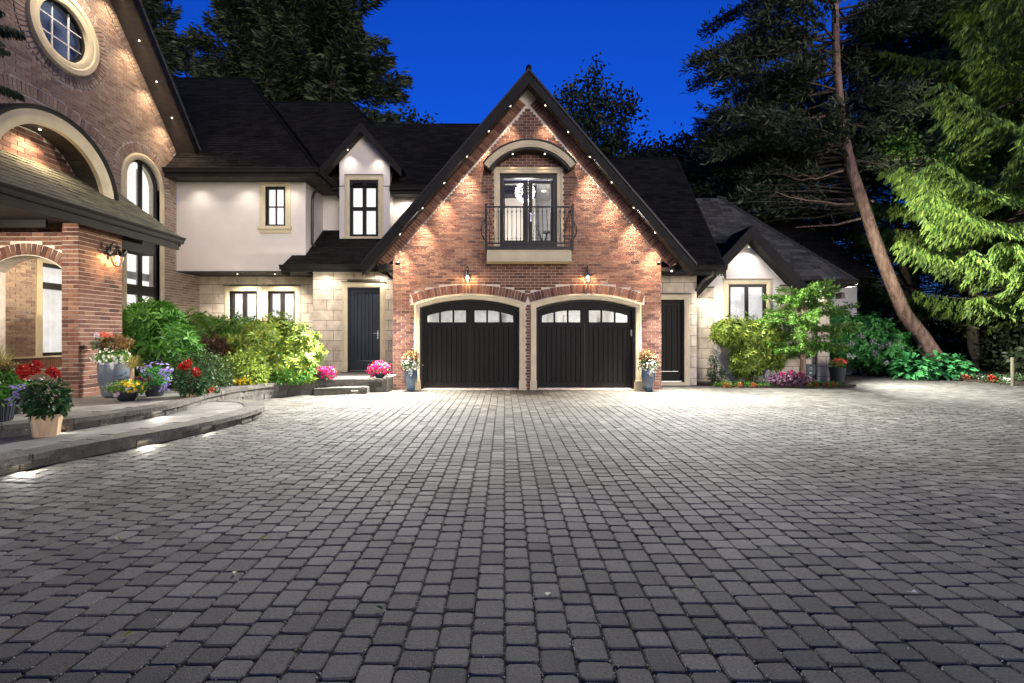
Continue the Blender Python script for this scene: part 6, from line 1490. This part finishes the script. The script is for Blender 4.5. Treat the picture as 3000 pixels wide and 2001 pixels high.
t = thing('white_alyssum', 'low white flowers between the basket and the garage corner', 'flowers', (UX(1140, 12.5), 12.5, .33)); P = np.stack([UX(1138, 12.5)+NR.randn(120)*.07, 12.45+NR.randn(120)*.06, .36+NR.rand(120)*.05], 1); flowers(t, P, 'white', .02)

# ================================================================== RIGHT BED
shrub('rhododendron', 'yellow-green rhododendron under the cottage window', 'shrub',
      [(UX(2180, 13.75), 13.75, 1.45, .62, .35, .45), (UX(2240, 13.75), 13.75, 1.35, .5, .35, .5), (UX(2130, 13.7), 13.7, 1.5, .4, .35, .35), (UX(2190, 13.7), 13.7, .75, .45, .35, .5), (UX(2260, 13.7), 13.7, .85, .35, .3, .4)], 'rhodoy', 1350, L=.16, W=.045, zmin=.1, base=(UX(2200, 13.75), 13.75, .05))
hb = []
rs = random.Random(8)
hx0 = UX(2350, 13.4)
ht = thing('hemlock_tree', 'small layered hemlock standing at the cottage corner', 'tree', (hx0, 13.4, .05)); b = MB(); b.tube([(hx0, 13.4, 0), (hx0+.03, 13.4, .9), (hx0-.02, 13.4, 1.8), (hx0+.05, 13.4, 2.5)], [.09, .07, .045, .02], 7)
Cs, Ds, Ns = [], [], []
for i in range(78):
    z = .75+rs.random()**.9*1.9; f = (z-.75)/1.9; a = rs.random()*6.283; ln = (1.42-.85*abs(f-.35))*rs.uniform(.6, 1.05)*(1 if math.sin(a) < .3 else .6)
    d = np.array([math.cos(a), math.sin(a)*.75, rs.uniform(.0, .35)]); s = np.array([hx0, 13.4, z]); e = s+d*ln; b.tube([tuple(s), tuple((s+e)/2+np.array([0, 0, .04])), tuple(e)], [.018, .010, .004], 4, cap=False)
    n = int(330*ln); u = .2+.85*NR.rand(n)**.8; sd = np.cross(d, [0, 0, 1.]); P = s+(e-s)*u[:, None]+sd*(NR.randn(n, 1)*.16*(1.2-u[:, None]))+np.array([0, 0, 1])*(NR.randn(n, 1)*.035-.10*(u[:, None])**2+.02)
    Cs.append(P); Ds.append(np.tile(d, (n, 1))+NR.randn(n, 3)*.6+np.array([0, 0, -.15])); Ns.append(np.array([0, 0, 1.])+NR.randn(n, 3)*.5)
for px, pz in ((2385, 2.55), (2425, 2.75)):
    x = UX(px, 13.4); n = 420; zz = NR.rand(n); Cs.append(np.stack([x+NR.randn(n)*.08*(1.2-zz), 13.4+NR.randn(n)*.08, 2.1+(pz-1.9)*zz], 1)); Ds.append(NR.randn(n, 3)*.6+np.array([0, 0, .6])); Ns.append(rnd_dirs(n)); b.tube([(hx0, 13.4, 1.8), (x, 13.4, 2.2), (x, 13.4, pz)], [.03, .015, .005], 4)
C, D, N_ = map(np.concatenate, (Cs, Ds, Ns)); leaf_obj('crown', leaves(C, D, N_, .085*(.6+.8*NR.rand(len(C))), .03*(.7+.6*NR.rand(len(C)))), L_['hem'], ht); b.build('trunk', M['bark'], ht)
shrub('hydrangea', 'large green hydrangea with pale flower heads behind the cottage corner', 'shrub',
      [(UX(2500, 17), 17, 1.15, .9, .7, .7), (UX(2580, 16.8), 16.8, .95, .8, .7, .75), (UX(2455, 17), 17, 1.5, .7, .6, .8), (UX(2535, 17), 17, 1.55, .8, .6, .55), (UX(2610, 16.8), 16.8, .75, .5, .5, .5)], 'hyd', 2300, L=.17, W=.09, k=4, zmin=.1, base=(UX(2530, 17), 17, .05))
hyd = bpy.data.objects['hydrangea']
heads(hyd, [(UX(px, 16.3), 16.25, UZ(py, 16.3)) for px, py in ((2520, 985), (2555, 1003), (2578, 1015), (2560, 1035), (2600, 1010), (2490, 1005), (2632, 1020), (2625, 1000))], 'pink', .09, 50, .045)
heads(hyd, [(UX(px, 16.3), 16.2, UZ(py, 16.3)) for px, py in ((2495, 1045), (2610, 1050), (2640, 1035), (2480, 1040), (2590, 1062))], 'white', .07, 50, .04)
for px, r_, lab in ((2675, .55, 'smaller clump of broad green hostas left of the leaning trunk'), (2765, .72, 'broad clump of bright green hostas at the foot of the leaning trunk')):
    Y = 15.7; X = UX(px, Y); t = thing('hosta', lab, 'plant', (X, Y, .05), group='hostas under the leaning pine')
    P, Nn = blob_pts([(X, Y, .38, r_, .5, .38)], int(240*r_*2), .5, .1); D = Nn*np.array([1, 1, .3])+NR.randn(len(P), 3)*.25; leaf_obj('leaves', leaves(P, D, Nn+np.array([0, 0, .8]), .24*(.7+.5*NR.rand(len(P))), .17*(.7+.5*NR.rand(len(P))), .25), L_['hosta'], t)
# cottage bed small plants
X, Y = UX(2095, 13.75), 13.75; shrub('rose_bush', 'small dark-leaved bush at the left end of the cottage bed', 'shrub', [(X, Y, .42, .22, .2, .28), (X+.06, Y, .25, .28, .2, .18), (X-.05, Y, .75, .1, .1, .12)], 'ever', 900, kind='loose', L=.06, W=.035, zmin=.04)
t = shrub('heuchera', 'dusky purple-leaved plant with magenta flowers in the cottage bed', 'plant', [(UX(2305, 13.2), 13.25, .22, .42, .22, .16), (UX(2345, 13.2), 13.3, .20, .3, .2, .14)], 'heu', 1500, kind='loose', L=.075, W=.055, zmin=.04, stems=0)
heads(t, [(UX(2322, 13.1), 13.15, .42), (UX(2298, 13.1), 13.2, .36), (UX(2350, 13.1), 13.2, .36)], 'mag', .06, 60, .045)
cov = MB(); P, Nn = blob_pts([(UX(px, 13.5), 13.5-.12*math.sin((px-2050)/130), .06, .34, .16, .07) for px in range(2120, 2460, 34)], 2600, .6, .02); o = leaf_obj('ground_cover', leaves(P, rnd_dirs(len(P)), Nn, np.full(len(P), .06), np.full(len(P), .035)), L_['rhodo'], None); tag(o, kind='stuff')
labs = ['coral flower clump at the left end of the cottage bed', 'coral flower clump in front of the pale stump', 'coral clump left of the purple-leaved plant', 'salmon clump right of the purple-leaved plant', 'bright red flower clump under the downpipe', 'red flower clump at the cottage corner edge', 'last red flower clump by the dark planter', 'small coral clump before the rose bush']
for (px, py, mm), lab in zip(((2123, 1130, 'coral'), (2165, 1138, 'coral'), (2205, 1137, 'coral'), (2368, 1132, 'coral'), (2388, 1140, 'red'), (2420, 1140, 'red'), (2443, 1127, 'red'), (2135, 1128, 'coral')), labs):
    Y = 13.12; X, Z = U(px, py, Y); t = thing('flower_clump', lab, 'flowers', (X, Y, .04), group='flower clumps edging the cottage bed'); Z = max(Z, .08)
    heads(t, [(X, Y, Z), (X+.05, Y+.03, Z-.01)], mm, .05, 55, .034); clump(t, (X, Y+.04, .09), (.10, .08, .07), 'rhodo', 90, .05, .03)
X, Y = UX(2246, 13.45), 13.45; b = MB(); b.lathe([(.13, 0), (.10, .12), (.085, .3), (.09, .42), (.03, .44)], 10, (X, Y, .03)); tag(b.build('stump', mat('pale_stump', (.38, .37, .33), (.2, .19, .17), nscale=14, rough=.9, bump=1, bscale=40, bdist=.02)), 'pale weathered stump among the shrubs in the cottage bed', 'stump')
X, Y = UX(2453, 14.0), 14.0
t = pot('dark_planter', 'tall dark planter with salmon flowers at the cottage corner', [(.13, 0), (.15, .02), (.21, .45), (.22, .50)], (X, Y, 0), 'potblack'); clump(t, (X, Y, .60), (.2, .18, .10), 'rhodo', 300, .06, .04); clump_fl(t, (X+.03, Y, .66), (.2, .17, .10), 'coral', 130, .035)
# border along the right drive
bl_ = [(12.4, 18.1), (13.0, 17.2), (13.7, 16.0), (14.3, 15.1), (14.9, 14.2), (15.8, 13.6), (16.9, 12.9)]
for i, ((px, py), mm, lab) in enumerate(zip(((2614, 1085), (2637, 1091), (2694, 1087), (2755, 1093), (2823, 1103), (2902, 1108), (2870, 1103), (2950, 1114), (2790, 1098), (2590, 1085)), ('coral', 'coral', 'red', 'red', 'coral', 'red', 'white', 'white', 'white', 'white'),
        ('first small coral flower clump along the woodland bed', 'second small coral clump along the woodland bed', 'red clump in front of the smaller hostas', 'red clump in front of the broad hostas', 'coral clump right of the hostas', 'rightmost red flower clump on the woodland edge', 'white stone-like clump right of the hostas', 'white flower clump beside the wooden post', 'tiny white flowers below the broad hostas', 'tiny white flowers at the far end of the woodland bed'))):
    X0_, Y0_ = GP(px, py+8, .06); Y0_ = min(Y0_, 18.0); X0_ = UX(px, Y0_); t = thing('border_flowers', lab, 'flowers', (X0_, Y0_, .06), group='flower clumps along the woodland bed'); heads(t, [(X0_, Y0_, .15), (X0_+.08, Y0_, .12)], mm, .075, 50, .05); clump(t, (X0_, Y0_+.05, .10), (.16, .12, .08), 'box', 90, .07, .04)
P = []
for i in range(2600):
    k = R.random()*(len(bl_)-1); a_, c_ = bl_[int(k)], bl_[int(k)+1]; f = k-int(k); d = abs(R.gauss(0, .8))+.1; P.append((a_[0]+(c_[0]-a_[0])*f+d*.75, a_[1]+(c_[1]-a_[1])*f+d*.7, .08+R.random()*.10))
P = np.array(P); o = leaf_obj('woodland_groundcover', leaves(P, rnd_dirs(len(P))+np.array([0, 0, .5]), rnd_dirs(len(P)), np.full(len(P), .10), np.full(len(P), .05)), L_['box'], None); tag(o, kind='stuff')
X, Y = GP(2967, 1127, .03); b = MB(); b.lathe([(.045, 0), (.045, .78), (.04, .80)], 10, (X, Y, .0)); tag(b.build('wooden_post', M['wood']), 'short weathered wooden post at the right edge of the drive', 'post')
# understorey bushes hiding the wood floor
for i, (x, y, h, lab) in enumerate(((17.5, 20, 2.2, 'dark undergrowth bush behind the hostas'), (20.5, 18, 2.4, 'dark undergrowth bush right of the hostas'), (14.5, 22, 2.4, 'dark undergrowth bush behind the hydrangea'), (19.0, 15.2, 1.6, 'low dark bush behind the wooden post'), (23, 16.5, 2.5, 'dark bush at the far right of the woodland bed'), (12, 24, 2.6, 'dark undergrowth behind the cottage'), (21.5, 25, 9.5, 'tall dark thicket deep in the wood behind the pine trunk'), (17.5, 26, 9.5, 'tall dark thicket between the cottage roof and the pine trunk'), (26, 24, 8, 'tall dark thicket behind the hanging spruce'))):
    shrub('undergrowth_bush', lab, 'shrub', [(x, y, h*.45, 1.8, 1.2, h*.5), (x+1.4, y+.3, h*.4, 1.5, 1.1, h*.45), (x-1.3, y+.2, h*.4, 1.4, 1.1, h*.4)], 'decid', 4200, kind='loose', L=.16, W=.09, zmin=.05, group='dark undergrowth in the wood')

# ================================================================== STEP LIGHTS, FALLEN LEAVES
for px, py, z, Y_, lab, d_ in ((54, 1351, .09, None, 'step light in the lower riser, nearest the camera', 1), (401, 1298, .09, None, 'second step light in the lower riser, below the geranium', 1), (607, 1252, .10, None, 'unlit-looking step light in the lower riser between the pots', .25), (738, 1225, .10, None, 'last step light where the lower riser turns away', 1), (456, 1208, .26, None, 'step light in the upper riser near the flower bowls', .8), (190, 1262, .25, None, 'step light in the upper riser behind the big geranium', .8), (1038, 1137, .08, None, 'light under the step before the navy door', 1.1)):
    X, Y = GP(px, py, z); E = dense({1: LOW}[1]) if z < .2 and px < 900 else (dense(UPP) if px < 900 else [(-4.5, 11.42), (-3.9, 11.62), (-3.35, 11.78)])
    i = min(range(len(E)-1), key=lambda k: abs((E[k][0]+E[k+1][0])/2/((E[k][1]+E[k+1][1])/2)-(px-VX)/F)); a_, c_ = E[i], E[i+1]
    mx_, my_ = (a_[0]+c_[0])/2, (a_[1]+c_[1])/2; dx, dy = c_[0]-a_[0], c_[1]-a_[1]; l = math.hypot(dx, dy); nx, ny = dy/l, -dx/l; zz = .085 if z < .2 else .245
    fr = Fr((mx_, my_, zz), (dx/l, dy/l, 0), (0, 0, 1), (nx, ny, 0)); t = thing('step_light', lab, 'step light', (mx_, my_, zz), group='small lights set in the step risers')
    b = MB(fr); b.box(-.085, .085, -.008, .012, .004, .045); b.build('housing', M['chrome'], t); b = MB(fr); b.poly([(-.075, -.009, .012), (.075, -.009, .012), (.075, -.009, .04), (-.075, -.009, .04)]); b.build('lens', M['bulb'], t)
    p = fr.P(0, -.02, .06); o = spot(p, fr.P(0, -.09, .16), 2.8*d_, 165, .6, (1, .95, .88), .02); 
lf = [(347, 1582, 'grass', 'pale yellow fallen leaf on the left pavers'), (357, 1868, 'grass', 'curled yellow leaf in the left foreground'), (690, 1673, 'grass', 'thin yellow blade of a fallen leaf left of centre'), (1123, 1788, 'laurel', 'small bright green fallen leaf in the foreground'), (1147, 1473, 'decid', 'dark curled leaf in the middle of the drive'), (432, 1412, 'copper', 'brown leaf on the drive near the steps'), (40, 1862, 'copper', 'brown twiggy leaf scrap at the lower left'), (1608, 1735, 'decid', 'dark leaf scrap in the centre foreground'), (765, 1580, 'grass', 'tiny yellow leaf left of centre'), (2885, 1555, 'white', 'pale petal scrap on the right pavers'), (2668, 1735, 'white', 'pale petal scrap at the lower right')]
for px, py, mm, lab in lf:
    X, Y = GP(px, py, .004); s = .05 if mm != 'white' else .03; a = R.random()*6.28; fr = Fr((X, Y, .006), (math.cos(a), math.sin(a), 0), (-math.sin(a), math.cos(a), 0), (0, 0, 1)); b = MB(fr); w_ = s*.35
    b.poly([(0, 0, 0), (s*.5, -w_, .008), (s, 0, .004)]); b.poly([(0, 0, 0), (s, 0, .004), (s*.5, w_, .012)]); b.poly([(-.02, -.0015, .001), (0, -.0015, .001), (0, .0015, .001), (-.02, .0015, .001)]); tag(b.build('fallen_leaf', L_[mm]), lab, 'leaf', group='fallen leaves and petals on the drive')
# ================================================================== FLOODLIGHT AND ADDED LAMPS
fl_ = thing('floodlight', 'floodlight bracketed to the cottage corner under the eave behind the small hemlock', 'floodlight', (9.72, 14.2, 2.55))
b = MB(); b.tube([(9.66, 14.3, 2.62), (9.8, 14.2, 2.62)], .02, 6); b.build('bracket', M['bronze'], fl_)
b = MB(); b.hexa([(9.78, 14.05, 2.5), (9.9, 14.05, 2.5), (9.9, 14.3, 2.5), (9.78, 14.3, 2.5), (9.80, 14.05, 2.68), (9.88, 14.05, 2.68), (9.88, 14.3, 2.68), (9.80, 14.3, 2.68)]); b.build('housing', M['bronze'], fl_)
b = MB(); b.poly([(9.905, 14.07, 2.52), (9.905, 14.28, 2.52), (9.89, 14.28, 2.66), (9.89, 14.07, 2.66)]); b.build('lens', M['bulb'], fl_)
KL_ = 1/KL
spot((9.95, 14.1, 2.55), (15.5, 12.6, 5.0), 1350*KL_, 125, .8, (1, .93, .80), .05)
spot((9.95, 14.0, 2.5), (14.6, 10.6, 0), 1300*KL_, 140, .8, (1, .98, .95), .05)
# fill lamps added, with fixtures, under the two eave ends of the garage roof
for s, tx in ((-1, -7.6), (1, 8.4)):
    q = (XC+s*3.35, YF+.2, 3.22); b = MB(); b.lathe([(.05, 0), (.06, .06), (.02, .09)], 10, q); b.build('fill_lamp', M['bronze'], garage)
    spot((q[0]+s*1.0, 12.8, 2.85), (tx, 13.6, 2.6 if s < 0 else .9), (60 if s < 0 else 150)*KL_, 110, .9, (1, .92, .80), .06); spot((q[0], q[1]-.3, q[2]-.10), (q[0]+s*.6, YF-2.2, 0), 1680*KL_, 127, 1, (1, .975, .945), .08)
b = MB(); b.lathe([(.05, 0), (.06, .06), (.02, .09)], 10, (5.95, 13.34, 3.06)); b.build('fill_lamp', M['bronze'], ann)  # added fixture for a fill light on the right of the drive
spot((5.97, 13.2, 3.02), (9.6, 9.0, 0), 720*KL_, 122, 1, (1, .975, .945), .06)
spot((-3.9, 12.5, 2.95), (-8.0, 8.6, 3.0), 270*KL_, 78, .9, (1, .92, .78), .06)  # extra unseen fill added to brighten the porch hood and pier
# unseen lamp added at the near end of the porch to brighten pier and arch
spot((-7.9, 6.5, 3.33), (-8.0, 8.45, 1.5), 90*KL_, 130, .8, (1, .90, .76), .05)
spot((XB+.05, 10.4, 9.6), (X0, 11.3, 6.5), 80*KL_, 150, .9, (1, .86, .70), .08)  # extra spot added to lift the upper brick gable
# wide spots added at four gable soffit lights to brighten the drive
for x in [UX(1050+zx/2.239, YS) for zx in (420, 712, 1518, 1806)]:
    z = ZA-SL*abs(x-XC)-.06; spot((x, YG-.22, z-.06), (x*1.3, YF-2.4, 0), 235*KL_, 98, 1, (1, .96, .92), .06)
# unseen spots added under the eave to lift the cream wall
for x in (-9.0, -7.6, -6.3):
    spot((x, 13.98, ZE1-.27), (x, 14.0, 2.5), 9*KL_, 130, 1, NEUT)
soffit_light(cot, (CXc, YC-.2, cz-.22)); spot((CXc, YC-.25, cz-.3), (CXc, YC-.05, 0), 16*KL_, 150, .8, NEUT)
spot((5.9, YC-.3, 2.65), (5.9, YC-.05, 0), 6*KL_, 140, .8, NEUT); spot((9.3, YE5+.2, ZE5-.24), (9.2, YC-.0, 0), 12*KL_, 150, .8, NEUT); soffit_light(cot, (9.3, YE5+.2, ZE5-.203))  # side spots and soffit disc added to brighten the cottage wall
spot((-3.7, 14.05, 3.28), (-3.8, 14.3, 0), 14*KL_, 150, .8, NEUT); soffit_light(wing, (-3.7, 14.05, ZP-.102)); 
spot((-5.3, 14.05, 3.28), (-5.3, 14.3, 0), 10*KL_, 150, .8, NEUT); soffit_light(wing, (-5.3, 14.05, ZP-.102))
spot((.6-5.6, 15.45, 5.85), (-5.5, 15.7, 4), 14*KL_, 150, .8, NEUT); spot((-3.2, 15.4, 5.85), (-3.2, 15.7, 4), 10*KL_, 150, .8, NEUT)
